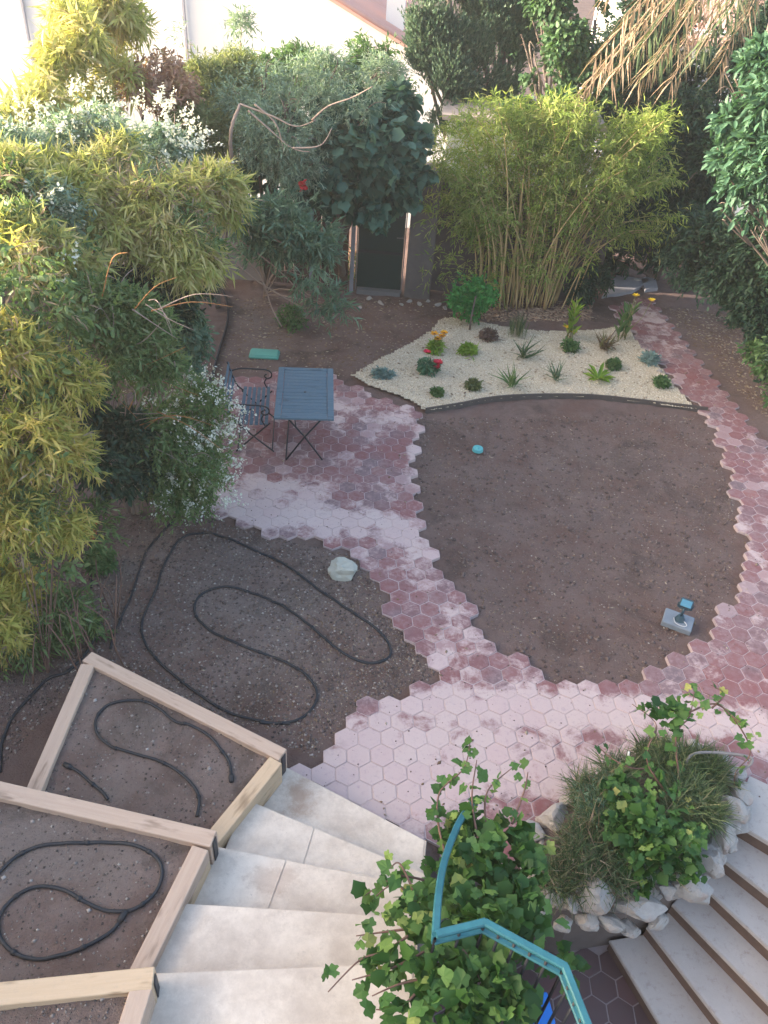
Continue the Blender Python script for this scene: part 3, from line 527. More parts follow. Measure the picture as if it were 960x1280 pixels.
# --- cypresses
def cypress(lb, base, L, sd, n=5200):
    root = empty('cypress_tree', base, lb, 'tree'); lp = [lump(*a, ky=.8, kz=1.7) for a in L]; top = lp[0][0]+[0, 0, .6]; b = np.array(base)
    P = catmull([b, b*.7+top*.3+[.05, 0, 0], (b+top)/2, top], 6); tubes('trunk', [(P, np.linspace(.13, .05, len(P)))]+[(catmull([P[8+k], (P[8+k]+l[0])/2+[0, 0, -.1], l[0]], 4), .03) for k, l in enumerate(lp[1:])], BARK, root, 8)
    foliage('crown', root, CYP, lp, n, .22, 9, .06, T_lance(.4), ang=.5, droop=-.5, up=1.6, spread=.35, gap=.55, seed=sd); return root
cypress('dark green cypress left of the pair with its trunk showing above the bamboo', AY(562, 330, 15.6)*[1, 1, 0], [(555, -30, 15.7, 36), (525, 40, 15.5, 26), (590, 60, 15.7, 30), (555, 140, 15.3, 20), (545, 25, 15.6, 38), (532, 70, 15.5, 26), (560, 90, 15.4, 32), (580, 30, 15.8, 34), (540, 118, 15.4, 24), (580, 112, 15.6, 24)], 21, 9000)
cypress('dark green cypress right of the pair beside the ivy covered tree', AY(620, 330, 16)*[1, 1, 0], [(625, -40, 16, 34), (600, 40, 15.9, 34), (615, 130, 15.8, 20), (615, 20, 16, 40), (640, 50, 16, 32), (605, 80, 15.8, 32), (630, 105, 15.9, 24), (645, 0, 16, 30)], 22, 9000)
plant('ivy_covered_tree', 'bright green ivy covered tree right of the cypresses', 'tree', AY(690, 330, 15)*[1, 1, 0], gl([(690, -10, 15.3, 30), (672, 30, 15.3, 24), (712, 45, 15, 24), (690, 75, 15, 22), (668, 105, 15, 18), (722, 90, 15, 20), (700, 130, 14.8, 22), (748, 110, 15, 20), (655, 60, 15.3, 14), (650, 140, 14.6, 20), (735, 20, 15.4, 24), (755, 70, 15.2, 20), (680, 150, 14.8, 20)]), m_leaf('leaf_ivy', [(.03, .08, .04), (.06, .13, .06), (.10, .19, .09), (.17, .26, .13)], .4), 4200, .16, 6, .085, T_oval(.7), BARK, .06, 'crown', 'trunk', seed=23, gap=.75)
# --- bamboo clump
bb = G(665, 380); t = empty('bamboo_clump', bb, 'tall bamboo clump with yellow canes behind the gravel bed', 'bamboo'); rr = random.Random(5)
SP, SD = [], []
for i in range(120):
    tx = rr.uniform(545, 838); ty = 110+abs(tx-690)*.22+rr.random()**1.6*150; by = rr.uniform(13.1, 14.0); q = G(655+(tx-690)*.33+rr.uniform(-26, 26), rr.uniform(366, 388)); e = AY(tx, ty, q[1]+rr.uniform(-.5, .4)); u = e[0]-q[0]
    P = catmull([q, q*.62+e*.38+[-.16*u, 0, .25], q*.25+e*.75+[-.08*u, 0, .2], e+[.08*u, 0, -.1]], 6)
    tubes('cane', [(P, np.linspace(rr.uniform(.010, .019), .004, len(P)))], CANE if i % 5 else GCANE, t, 6)
    T_ = np.gradient(P, axis=0); T_ /= np.linalg.norm(T_, axis=1)[:, None]
    for k in range(30):
        w_ = rr.random()**.6*.72+.28; j_ = min(int(w_*(len(P)-1)), len(P)-2); p = P[j_]+(P[j_+1]-P[j_])*rr.random(); SP.append(p); SD.append(T_[j_]*.35+np.array([rr.gauss(0, .6), rr.gauss(0, .6), rr.gauss(.1, .4)]))
SP, SD = np.array(SP), np.array(SD); SD /= np.linalg.norm(SD, axis=1)[:, None]; tt = np.linspace(.2, 1, 8)[None, :, None]; B_ = (SP[:, None]+SD[:, None]*.30*tt*(.5+rng.random((len(SP), 1, 1)))-np.array([0, 0, .1])*tt**2).reshape(-1, 3)
LD = np.repeat(SD, 8, 0)*.6+rng.normal(size=B_.shape)*.5; LD[:, 2] -= .35
tag(obj('foliage', leaves_mesh('foliage', B_, LD, .12*(.6+.7*rng.random(len(B_))), T_lance(.16), np.repeat(rng.random(len(SP)), 8)*.6+rng.random(len(B_))*.4, .6), BAMB, t), kind='stuff')
BL = gl([(565, 185, 13.6, 32), (615, 155, 13.7, 40), (600, 230, 13.5, 44), (670, 200, 13.5, 44), (645, 260, 13.7, 34), (730, 190, 13.6, 44), (785, 165, 13.8, 38), (815, 145, 13.9, 22), (720, 255, 13.4, 36), (560, 270, 13.4, 32), (770, 225, 13.5, 30), (700, 145, 13.8, 34), (635, 100, 13.9, 18), (550, 320, 13.3, 22), (600, 305, 13.5, 26), (760, 285, 13.5, 26), (545, 230, 13.6, 26), (575, 335, 13.2, 24), (700, 240, 13.3, 30), (810, 190, 13.8, 24)])
foliage('leaf_clusters', t, BAMB, BL, 1100, .26, 7, .12, T_lance(.16), seed=55, droop=.15, gap=.75, up=.6, spread=.5)
foliage('low_foliage', t, BAMB, gl([(600, 350, 13.3, 26), (680, 330, 13.3, 34), (640, 345, 13.3, 30), (545, 345, 13.3, 24), (725, 325, 13.4, 26)]), 300, .2, 6, .10, T_lance(.16), seed=56, gap=.8, up=.6)
pebbles('fallen_leaves', PX([(560, 388), (620, 372), (740, 372), (740, 398), (620, 400)]), 2200, .008, .03, DRY_ if False else m_grav('sheath_litter', [(.30, .19, .14), (.44, .31, .23), (.24, .14, .10), (.52, .40, .30)]), None, soil_h, 'dry pinkish sheaths littered at the foot of the bamboo clump', 'litter', stretch=2.6)
plant('dark_shrub', 'small dark rounded bush between the bamboo clump and the side path', 'shrub', G(738, 380), gl([(738, 352, 14., 22), (742, 335, 14.1, 16), (725, 365, 13.9, 14)]), DARKG, 900, .12, 6, .07, T_oval(.4), seed=25)
# --- right side trees
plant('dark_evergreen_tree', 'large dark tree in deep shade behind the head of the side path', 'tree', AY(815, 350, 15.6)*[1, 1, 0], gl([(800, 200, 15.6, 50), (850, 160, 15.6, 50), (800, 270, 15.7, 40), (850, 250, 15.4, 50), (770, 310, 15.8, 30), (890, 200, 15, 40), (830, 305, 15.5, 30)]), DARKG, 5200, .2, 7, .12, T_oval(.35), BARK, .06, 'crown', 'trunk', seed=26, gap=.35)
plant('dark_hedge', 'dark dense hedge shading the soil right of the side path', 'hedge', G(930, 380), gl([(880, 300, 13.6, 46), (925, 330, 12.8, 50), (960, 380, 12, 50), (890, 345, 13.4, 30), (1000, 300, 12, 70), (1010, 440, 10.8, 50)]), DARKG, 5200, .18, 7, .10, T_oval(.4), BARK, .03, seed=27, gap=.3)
plant('broadleaf_tree', 'blue green broadleaf tree reaching in from the right edge', 'tree', (6.6, 11, 0), gl([(925, 100, 11.3, 26), (955, 75, 11.2, 24), (965, 125, 10.8, 30), (920, 150, 11.1, 22), (945, 175, 10.8, 24), (910, 195, 11.1, 16), (970, 215, 10.5, 30), (925, 225, 10.8, 20), (945, 260, 10.6, 20), (912, 262, 10.9, 12), (990, 90, 11, 40), (1010, 170, 10.6, 50), (1000, 260, 10.5, 36), (938, 290, 10.6, 14)]), m_leaf('leaf_broad', [(.03, .08, .05), (.055, .13, .08), (.09, .19, .12), (.14, .26, .17)], .4), 3600, .16, 6, .13, T_oval(.42), BARK, .04, 'crown', 'trunk', seed=28, gap=.75)
plant('low_ground_shrub', 'low leafy green plants at the right edge beside the side path', 'shrub', G(965, 500), gl([(958, 470, 10.9, 20), (965, 500, 10.3, 18), (945, 440, 11.2, 16), (975, 450, 10.8, 30)]), MIDG, 500, .12, 5, .085, T_oval(.5), seed=29, gap=.6)
plant('low_ground_shrub', 'sparse dark seedlings in the shaded soil below the dark hedge', 'shrub', G(860, 345), gl([(850, 338, 14.2, 18), (870, 345, 13.9, 14), (885, 365, 13.3, 12), (835, 325, 14.4, 14)]), TEALG, 420, .12, 5, .08, T_oval(.5), seed=30, gap=.6)
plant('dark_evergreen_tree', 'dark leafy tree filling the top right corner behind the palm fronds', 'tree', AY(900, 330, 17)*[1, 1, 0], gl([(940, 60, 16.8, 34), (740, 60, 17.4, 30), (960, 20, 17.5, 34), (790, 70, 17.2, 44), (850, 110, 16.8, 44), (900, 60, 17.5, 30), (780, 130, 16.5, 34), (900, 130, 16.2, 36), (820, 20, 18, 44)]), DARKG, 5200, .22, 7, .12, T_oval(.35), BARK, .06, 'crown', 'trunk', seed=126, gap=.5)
pebbles('leaf_litter', PX([(830, 380), (990, 400), (1010, 600), (940, 500)]), 2500, .008, .03, STRAW, None, soil_h, 'dry leaf scraps on the dark soil right of the side path', 'litter', stretch=1.6, flat=.4, avoid=tiles_av)
# --- palm with hanging fronds
pc = AY(1035, -170, 15.4); t = empty('palm_tree', (pc[0], pc[1], 0), 'palm with hanging dry and green fronds at the top right', 'palm')
P = catmull([(pc[0], pc[1], 0), (pc[0]+.1, pc[1], pc[2]*.5), pc], 6); tubes('trunk', [(P, np.linspace(.22, .19, len(P)))], BARK, t, 10)
def frond(a, tip, mat, n=46, ll=.42, hang=.7):
    a = np.array(a); tip = np.array(tip); mid = (a+tip)/2+[0, 0, .45]; R = catmull([a, mid, tip], 14); n_ = len(R)
    fo = tubes('frond', [(R, np.linspace(.022, .006, n_))], m_frond, t, 5); s = np.linspace(.12, 1, n); Pp = np.array([R[min(int(q*(n_-1)), n_-1)] for q in s]); Tt = (tip-a)/np.linalg.norm(tip-a); Sd = np.cross(Tt, [0, 0, 1]); Sd /= np.linalg.norm(Sd)
    P2 = np.repeat(Pp, 4, 0); sg = np.tile([1, -1, 1, -1], n)[:, None]; D = Sd*sg*(.45+.3*rng.random((len(P2), 1)))+Tt*.5+np.array([0, 0, -hang])*(.7+.6*rng.random((len(P2), 1)))+rng.normal(size=P2.shape)*.1
    obj('leaflet', leaves_mesh('leaflet', P2, D, ll*(.6+.6*rng.random(len(P2))), T_lance(.05, .01, -.15), None, .3), mat, t); tag(t.children[-1], kind='stuff')
m_frond = m_plain('frond_stalk', (.30, .22, .15), .8, .2, .3)
for i, (x, y, Y_, mt) in enumerate([(745, 70, 13.4, DRYP), (765, 95, 13.2, DRYP), (690, 165, 14., DRYP), (800, 60, 13.2, GRASSG), (820, 80, 13, GRASSG), (850, 60, 13.2, DRYP), (780, 20, 13.4, DRYP), (880, 60, 13.2, GRASSG), (760, -10, 13.6, DRYP), (930, 30, 13.4, DRYP), (860, 10, 13, DRYP), (980, 60, 14, GRASSG), (820, 30, 13.4, GRASSG), (870, 70, 12.8, GRASSG), (840, 100, 13.2, DRYP), (910, 20, 12.9, GRASSG), (720, 120, 13.8, DRYP), (900, 80, 13.8, DRYP), (800, 100, 13.6, DRYP)]): frond(pc, AY(x, y, Y_), mt)

# ------------------------------------------------------------------ back wall, door, fence, houses
def wallbox(name, x0, x1, y0, y1, z0, z1, mat, parent=None, bev=.01):
    bm = bmesh.new(); bx(bm, ((x0+x1)/2, (y0+y1)/2, (z0+z1)/2), (x1-x0, y1-y0, z1-z0), bev=bev); return obj(name, bm_mesh(name, bm), mat, parent)
YB = 13.75
t = empty('garden_wall', (.9, YB+.15, 0), 'grey brown rendered wall and pillar right of the green door', 'wall'); wallbox('pillar', .03, .5, YB-.12, YB+.3, -.1, 2.15, m_plain('stained_concrete', (.15, .13, .125), .9, .2, .4, 4, bump=.6), t); wallbox('wall_panel', .5, 3.6, YB+.35, YB+.6, -.1, 1.9, m_plain('dark_render', (.12, .10, .095), .9, .2, .4, 4), t); wallbox('cap', -.01, .54, YB-.16, YB+.34, 2.15, 2.21, CONC, t)
t = empty('garden_door', (-.42, YB, 0), 'dark green metal garden door with a pale frame under the fig tree', 'door'); GREEN = m_plain('dark_green_paint', (.012, .035, .032), .45, .5, .2); FR = m_plain('pale_door_frame', (.17, .165, .17), .6, .4, .15)
for nm, a in (('frame', (-.88, -.862, YB-.03, YB+.06, 0, 2.05)), ('frame', (-.038, -.018, YB-.03, YB+.06, 0, 2.05)), ('frame', (-.86, -.04, YB-.03, YB+.06, 2.0, 2.05)), ('sill', (-.84, -.04, YB-.14, YB+.06, -.04, .05))): wallbox(nm, *a, FR, t, .004)
wallbox('door_panel', -.855, -.045, YB, YB+.04, .055, 1.995, GREEN, t, .003)
for z in (.70, 1.35): wallbox('cross_bar', -.85, -.05, YB-.02, YB-.002, z, z+.05, IRON, t, .003)
bm = bmesh.new(); bx(bm, (-.12, YB-.05, 1.02), (.12, .02, .02), bev=.004); bx(bm, (-.08, YB-.03, 1.02), (.02, .05, .02)); obj('handle', bm_mesh('handle', bm), FR, t)
wallbox('door_soffit', -.9, 0, YB-.06, YB+.2, 2.06, 2.2, CONC, t)
WB = m_wood('brown_fence_wood', (.07, .045, .035), (.14, .09, .07))
t = empty('board_fence', (-1.6, YB, 0), 'dark brown vertical board fence left of the green door', 'fence')
for i in range(9): wallbox('board', -2.5+i*.165, -2.5+i*.165+.155, YB+.02, YB+.045, .0, 1.62+.03*math.sin(i*2.3), WB, t, .004)
for x in (-1.72, -.98): wallbox('post', x, x+.07, YB-.07, YB+.01, -.05, 1.75, m_plain('grey_post', (.25, .25, .29), .7, .3, .2), t, .006)
wallbox('top_rail', -2.52, -.98, YB-.005, YB+.015, 1.5, 1.56, WB, t, .003)
t = empty('iron_railing', (-3.4, YB+.2, 0), 'black iron railing on a low wall seen between hedge and fig tree', 'railing'); wallbox('low_wall', -6.6, -2.55, YB+.1, YB+.3, -.1, 1.15, PLASTER, t)
wallbox('rail', -6.6, -2.2, YB+.18, YB+.22, 2.15, 2.19, IRON, t, .004); wallbox('rail', -6.6, -2.2, YB+.18, YB+.22, 1.62, 1.65, IRON, t, .004)
for i in range(40): wallbox('baluster', -6.55+i*.11, -6.55+i*.11+.02, YB+.19, YB+.21, 1.151, 2.149, IRON, t, .002)
for x in (-3.6, -2.4): wallbox('post', x, x+.05, YB+.16, YB+.24, 1.15, 2.3, IRON, t, .003)
t = empty('sun_blocking_wall', (-7.6, 7, 0), 'tall unseen wall added behind the left hedge to keep the low sun off the garden', 'wall'); wallbox('wall_panel', -7.9, -7.65, -7, 13.6, -.1, 4.0, PLASTER, t); wallbox('coping', -7.95, -7.6, -7, 13.6, 4.0, 4.07, CONC, t)  # unseen wall, added so its shadow covers the garden
t = empty('white_shed', (1.7, 14.9, 0), 'white rendered outbuilding glimpsed through the bamboo clump', 'building'); wallbox('wall', .55, 3.1, 14.75, 16.2, -.1, 2.75, WHITEW, t)
bm = bmesh.new(); bx(bm, (1.83, 15.4, 2.88), (2.8, 1.7, .08), Matrix.Rotation(.06, 3, 'X')); obj('roof', bm_mesh('roof', bm), m_plain('shed_roof', (.4, .33, .3), .9), t)
# house with red roof: gable wall towards the garden, roof falling to the right, chimney
RT = MT('clay_roof_tiles', .85, .2); P_ = RT.objc(); wv = RT.n('ShaderNodeTexWave'); wv.bands_direction = 'Y'; wv.inputs['Scale'].default_value = 1.4; RT.l(P_, wv.inputs[0]); RT.base(RT.mix(RT.noise(P_, 3, 5), RT.mix(wv.outputs[1], (.55, .26, .21), (.66, .36, .30)), (.66, .40, .34)))
YH = 24.; rx, rz = -7.6, 5.75; ex, ez = .9, 5.75-8.5*.45; lx, lz = -15, 5.75-7.4*.45
t = empty('white_house', (-6, YH, -2.5), 'overexposed white house with orange red tiled roof beyond the garden', 'building')
bm = bmesh.new(); v = [(lx, -2.6), (ex, -2.6), (ex, ez), (rx, rz), (lx, lz)]; a = [bm.verts.new((x, YH, z)) for x, z in v]; b = [bm.verts.new((x, YH+9, z)) for x, z in v]; bm.faces.new(a); bm.faces.new(b[::-1])
for i in range(5): bm.faces.new((a[i], a[(i+1) % 5], b[(i+1) % 5], b[i]))
obj('wall', bm_mesh('wall', bm), WHITEW, t)
sl_ = .45; ang = math.atan(sl_)
for nm, x0, z0, x1, z1 in (('roof', rx, rz, ex+.35, ez-.35*.45), ('roof', rx, rz, lx-.35, lz-.35*.45)):
    n_ = 26; roof = None; parts = []
    bm = bmesh.new(); vs = [bm.verts.new(p) for p in ((x0, YH-.25, z0+.02), (x1, YH-.25, z1+.02), (x1, YH+9.3, z1+.02), (x0, YH+9.3, z0+.02), (x0, YH-.25, z0+.14), (x1, YH-.25, z1+.14), (x1, YH+9.3, z1+.14), (x0, YH+9.3, z0+.14))]
    for f in ((0, 1, 2, 3), (4, 5, 6, 7), (0, 1, 5, 4), (1, 2, 6, 5), (2, 3, 7, 6), (3, 0, 4, 7)): bm.faces.new([vs[i] for i in f])
    rf = obj(nm, bm_mesh(nm, bm), RT.m, t)
    tubes('roof_tiles', [(np.array([(x0, YH-.2+k*.24, z0+.15), (x1, YH-.2+k*.24, z1+.15)]), .07) for k in range(39)], RT.m, rf, 6, False) if False else None
    V, Fc = join([tube_arr(np.array([(x0, YH-.2+k*.24, z0+.15), ((x0+x1)/2, YH-.2+k*.24, (z0+z1)/2+.15), (x1, YH-.2+k*.24, z1+.15)]), .075, 6) for k in range(39)]); me = npmesh('roof_tiles', V, Fc, smooth=True); me.transform(Matrix.Translation(t.location).inverted()); o = obj('roof_tiles', me, RT.m, rf, False); tag(o, kind='stuff')
c1 = AY(493, 42, YH+1.2); bm = bmesh.new(); bx(bm, (c1[0], YH+1.2, c1[2]+.3), (.5, .5, 1.7)); bx(bm, (c1[0], YH+1.2, c1[2]+1.2), (.62, .62, .12)); obj('chimney', bm_mesh('chimney', bm), WHITEW, t)
GLS = m_plain('window_glass_dark', (.25, .28, .32), .2, .6, .1)
for x in (-5.2, -9.5): f = wallbox('window', x, x+1., YH-.06, YH+.02, -.2, 1.1, m_plain('shutter', (.6, .62, .63), .7), t); wallbox('downpipe', x-1.2, x-1.12, YH-.1, YH-.01, -2.5, 4.2, m_plain('pipe_grey', (.35, .35, .4), .6), t)
t = empty('distant_house', (12, 30, -2.5), 'pale house with red roof glimpsed behind the palm fronds', 'building'); wallbox('wall', 6.5, 18, 27, 36, -2.6, 3.2, WHITEW, t)
bm = bmesh.new(); bx(bm, (12.2, 29.5, 4.0), (12.4, 6, .15), Matrix.Rotation(.38, 3, 'X')); obj('roof', bm_mesh('roof', bm), RT.m, t)
for x in (8, 11, 14): wallbox('window', x, x+1., 26.93, 27.02, .8, 2.3, GLS, t)

# ------------------------------------------------------------------ left stone steps
piv = G(600, 1110, .4); nos = [((366, 967), (516.5, 1046.7)), ((326.5, 1011), (477, 1074)), ((283.7, 1065), (370, 1082)), ((239.4, 1134.6), (354, 1141.7)), ((203.8, 1221.7), (417.5, 1213))]
st = empty('stone_steps', (-.2, 2.2, 0), 'pale winding stone steps descending beside the timber beds to the terrace', 'steps')
rights = [(.52, 3.07), (.5, 2.74), (.48, 2.5), (.45, 2.2), (.42, 1.86), (.42, 1.2)]; lefts = [(-.70, 3.72), (-.80, 3.17), (-.93, 2.76), (-1.04, 2.28), (-1.08, 1.80), (-1.12, 1.2)]
for k in range(5):
    z = .16*(k+1); A, B_ = G(*nos[k][0], z)[:2], G(*nos[k][1], z)[:2]; d = B_-A; a0 = A-d*.15; t_ = (rights[k][0]-A[0])/d[0]; b0 = A+d*t_
    L = [tuple(a0), tuple(b0)]
    if k < 4:
        z2 = z; A2, B2 = G(*nos[k+1][0], .16*(k+2))[:2], G(*nos[k+1][1], .16*(k+2))[:2]; d2 = B2-A2; c0 = A2+d2*((rights[k+1][0]-A2[0])/d2[0]); e0 = A2-d2*.15; L += [tuple(c0-[0, .06]), tuple(e0-[0, .06])]
    else: L += [(.42, .6), (-1.35, .6)]
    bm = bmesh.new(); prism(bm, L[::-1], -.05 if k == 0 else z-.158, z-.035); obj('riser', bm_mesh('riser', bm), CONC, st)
    # slab with a small nosing, split in two stones
    f = [.99, .40, .34, .99, .99][k]; n1 = np.array(L[0])+(np.array(L[1])-np.array(L[0]))*f; n2 = np.array(L[3])+(np.array(L[2])-np.array(L[3]))*f
    nn = np.array([-(d[1]), d[0]])/np.linalg.norm(d)*.025
    for q in ([np.array(L[0])+nn, n1-d*.0002+nn, n2-d*.0002, np.array(L[3])], [n1+d*.0004+nn, np.array(L[1])+nn, np.array(L[2]), n2+d*.0004]):
        bm = bmesh.new(); prism(bm, [tuple(p) for p in q][::-1], z-.038, z, .006); obj('tread', bm_mesh('tread', bm), STEP, st)
bm = bmesh.new(); pr_ = [(.6, -1.02), (3.0, -1.02), (3.0, -.02), (2.75, .14), (2.45, .30), (2.1, .46), (1.7, .62), (.6, .62)]
va = [bm.verts.new((.44, y, z)) for y, z in pr_]; vb = [bm.verts.new((.54, y, z)) for y, z in pr_]; bm.faces.new(va); bm.faces.new(vb[::-1])
for i in range(8): bm.faces.new((va[i], va[(i+1) % 8], vb[(i+1) % 8], vb[i]))
obj('side_wall', bm_mesh('side_wall', bm), PLASTER, st)

# ------------------------------------------------------------------ timber planters beside the steps
def beam(A, B_, z, w_, h, mat, parent, name='board'):
    A = np.array(A); B_ = np.array(B_); d = B_-A; L_ = np.linalg.norm(d); bm = bmesh.new(); bx(bm, (0, 0, 0), (L_, w_, h), bev=.005); me = bm_mesh(name, bm); o = obj(name, me, mat, parent, False)
    o.location = Vector(((A[0]+B_[0])/2, (A[1]+B_[1])/2, z-h/2))-parent.location; o.rotation_euler = (0, 0, math.atan2(d[1], d[0])); return o
def strap(a, b, ext, z, parent):
    d = (b-a)/np.linalg.norm(b-a); e = b+(b-a)*ext+d*.005; n_ = np.array([-d[1], d[0]]); beam(e-n_*.03, e+n_*.03, z-.012, .008, .24, IRON, parent, 'corner_strap')
def W2(px, py, z): return G(px, py, z)[:2]
def soilpatch(name, L, z, parent):
    P = np.array(L); c = P.mean(0); xs_ = np.arange(P[:, 0].min(), P[:, 0].max()+.03, .03); ys_ = np.arange(P[:, 1].min(), P[:, 1].max()+.03, .03); X, Y = np.meshgrid(xs_, ys_)
    zf = lambda x, y: z+.03*vnoise(x, y, .35, 8)+.015*vnoise(x, y, .09, 9); V = np.stack([X, Y, zf(X, Y)], -1).reshape(-1, 3); n_ = len(xs_); I, J = np.meshgrid(np.arange(len(ys_)-1), np.arange(n_-1), indexing='ij'); a = I*n_+J
    Q = np.stack([a, a+1, a+n_+1, a+n_], -1).reshape(-1, 4); cc = V[Q].mean(1); Q = Q[inside(cc[:, 0], cc[:, 1], P)]; us = np.unique(Q); rm = -np.ones(len(V), int); rm[us] = np.arange(len(us))
    o = obj(name, npmesh(name, V[us], rm[Q], smooth=True), SOILB, parent); g_ = pebbles('grit', L, 2600, .003, .012, SB, parent, zf); pebbles('stones', L, 70, .006, .022, m_stone, parent, zf); return zf
m_stone = m_grav('small_stones', [(.20, .165, .15), (.30, .26, .24), (.40, .36, .34)])
zA, zB, zC = .42, .72, 1.0; W_ = .118; hb = .125
# bed A
A1, A2, A3, A4 = W2(113, 822, zA), W2(351, 942, zA), W2(262, 1052, zA), W2(43, 985, zA)
t = empty('timber_planter', (*((A1+A3)/2), 0), 'middle height timber bed, lowest and farthest of the stepped planters, with looped black hose', 'planter', 'timber planters stepped beside the stone steps')
t['label'] = 'farthest timber planter bed, with a long looped hose, beside the first steps'
for lv in (0, 1, 2):
    z = zA-lv*(hb+.003); sh = 0; beam(A1-(A2-A1)*.02, A2+(A2-A1)*.01, z, W_, hb, WOODP, t); beam(A2-(A2-A3)*.075, A3, z-.002, W_, hb, WOODY if lv < 2 else WOODP, t); beam(A1-(A1-A4)*.055, A4-(A1-A4)*.1, z-.002, W_, hb, WOODP, t)
hA = soilpatch('soil', [A1, A2, A3-(A2-A3)*.1, A4-(A1-A4)*.2], zA-.05, t); strap(A1, A2, .01, zA, t)
B1, B2, B3, B4 = W2(-20, 982, zB), W2(257, 1046, zB), W2(170, 1222, zB), W2(-150, 1240, zB)
t = empty('timber_planter', (*((B1+B3)/2), 0), 'middle timber planter bed with hose looped in a figure of eight', 'planter', 'timber planters stepped beside the stone steps')
for lv in range(4):
    z = zB-lv*(hb+.003); beam(B1-(B2-B1)*.3, B2+(B2-B1)*.035, z, W_, hb, WOODP, t); beam(B2-(B2-B3)*.085, B3-(B2-B3)*.02, z-.002, W_, hb, WOODP if lv != 1 else WOODY, t)
hB = soilpatch('soil', [B1-(B2-B1)*.3, B2, B3+(B3-B2)*.25, B3-[1.6, .15]], zB-.05, t); beam(B1+[-.06, -.05], B1+[.03, -.28], zB-.02, .07, hb, WOODY, t); strap(B1, B2, .035, zB, t)
C1, C2, C3 = W2(-30, 1245, zC), W2(192, 1222, zC), W2(168, 1300, zC)
t = empty('timber_planter', (*((C1+C3)/2), 0), 'nearest and highest timber planter bed, cut off at the lower left corner', 'planter', 'timber planters stepped beside the stone steps')
for lv in range(6):
    z = zC-lv*(hb+.003); beam(C1-(C2-C1)*.6, C2+[0, 0], z, W_, hb, WOODY, t); e = C3-(C2-C3)*2; q = C2-(C2-C3)*.3/np.linalg.norm(C2-C3)*.15; beam(q-[.05, .0], e-[.05, 0], z-.002, W_, hb, WOODP, t)
hC = soilpatch('soil', [C1-(C2-C1)*.6, C2-[.03, 0], C3-(C2-C3)*2-[.06, 0], C1-[.7, 1.]], zC-.06, t); strap(C1, C2, 0., zC, t)

# ------------------------------------------------------------------ irrigation hoses
def hose(lb, pts, zf, r=.0105, ends=()):
    r *= 1.25; P2 = catmull([(*G(x, y, zf0(zf))[:2], 0) for x, y in pts], 10); z = zf(P2[:, 0], P2[:, 1])+r*.8; P = np.stack([P2[:, 0], P2[:, 1], z], 1)
    t = empty('drip_hose', P[0], lb, 'hose', 'black irrigation hoses'); tubes('pipe', [(P, r)], BLACK, t, 8); L_ = np.cumsum(np.r_[0, np.linalg.norm(np.diff(P, axis=0), axis=1)]); k = .25
    while k < L_[-1]:
        i = min(int(np.searchsorted(L_, k)), len(P)-2); d = P[i+1]-P[i]; d /= np.linalg.norm(d)+1e-9; tubes('dripper', [(np.array([P[i]-d*.018, P[i], P[i]+d*.018]), [r*1.15, r*1.5, r*1.15])], BLACK, t, 6); k += .42
    for e in ends:
        a_ = P[0] if e == 0 else P[-1]; d = (P[2]-P[0]) if e == 0 else (P[-1]-P[-3]); d = d/np.linalg.norm(d); tubes('end_connector', [(np.array([a_-d*.05, a_, a_+d*.03]), [r*1.5, r*1.9, r*1.2])], BLACK, t, 8)
def zf0(zf): return float(np.mean(zf(np.array([0.]), np.array([5.]))))
s0 = lambda x, y: soil_h(x, y)
hose('longest black drip hose winding over the open soil right of the timber beds', [(362, 906), (330, 904), (290, 893), (250, 870), (215, 843), (190, 818), (177, 790), (182, 765), (196, 735), (205, 705), (222, 678), (240, 668), (270, 669), (310, 685), (350, 703), (395, 735), (430, 760), (460, 780), (482, 800), (488, 818), (478, 828), (455, 829), (425, 816), (390, 785), (360, 762), (320, 743), (285, 735), (258, 740), (244, 755), (246, 772), (262, 788), (290, 803), (318, 815), (350, 826), (380, 843), (395, 862), (394, 880), (380, 896), (355, 905), (325, 905)], s0)
hose('straight black hose on soil running from the white shrub to the timber bed corner', [(232, 628), (212, 655), (185, 685), (172, 720), (162, 750), (148, 780), (138, 812)], s0)
hose('short black hose dangling from the bamboo at the left', [(125, 640), (114, 670), (112, 700), (114, 735)], s0, .009)
hose('black hose curving round the outer corner of the farthest timber bed', [(122, 775), (120, 795), (105, 820), (85, 840), (60, 850), (35, 875), (15, 900), (2, 930), (0, 965)], s0, .012, (0,))
zs = lambda hh: (lambda x, y: hh(x, y))
hose('long looped hose inside the farthest timber bed', [(289, 972), (287, 955), (278, 940), (262, 922), (240, 910), (218, 903), (200, 888), (180, 878), (155, 877), (132, 884), (120, 900), (122, 918), (140, 934), (170, 944), (200, 953), (225, 967), (243, 985), (249, 1002), (246, 1022)], hA, .0095, (0,))
hose('short hose end poking over the near board of the farthest timber bed', [(87, 960), (100, 967), (115, 980), (127, 990), (135, 1000)], hA, .0095, (0,))
hose('figure of eight hose inside the middle timber bed', [(152, 1148), (140, 1163), (118, 1178), (90, 1192), (55, 1200), (25, 1196), (5, 1180), (-2, 1160), (4, 1138), (25, 1118), (50, 1109), (80, 1114), (105, 1128), (135, 1139), (165, 1138), (190, 1122), (202, 1100), (200, 1080), (182, 1064), (150, 1055), (110, 1054), (60, 1056), (28, 1066), (5, 1086), (-15, 1110)], hB, .010, (0,))

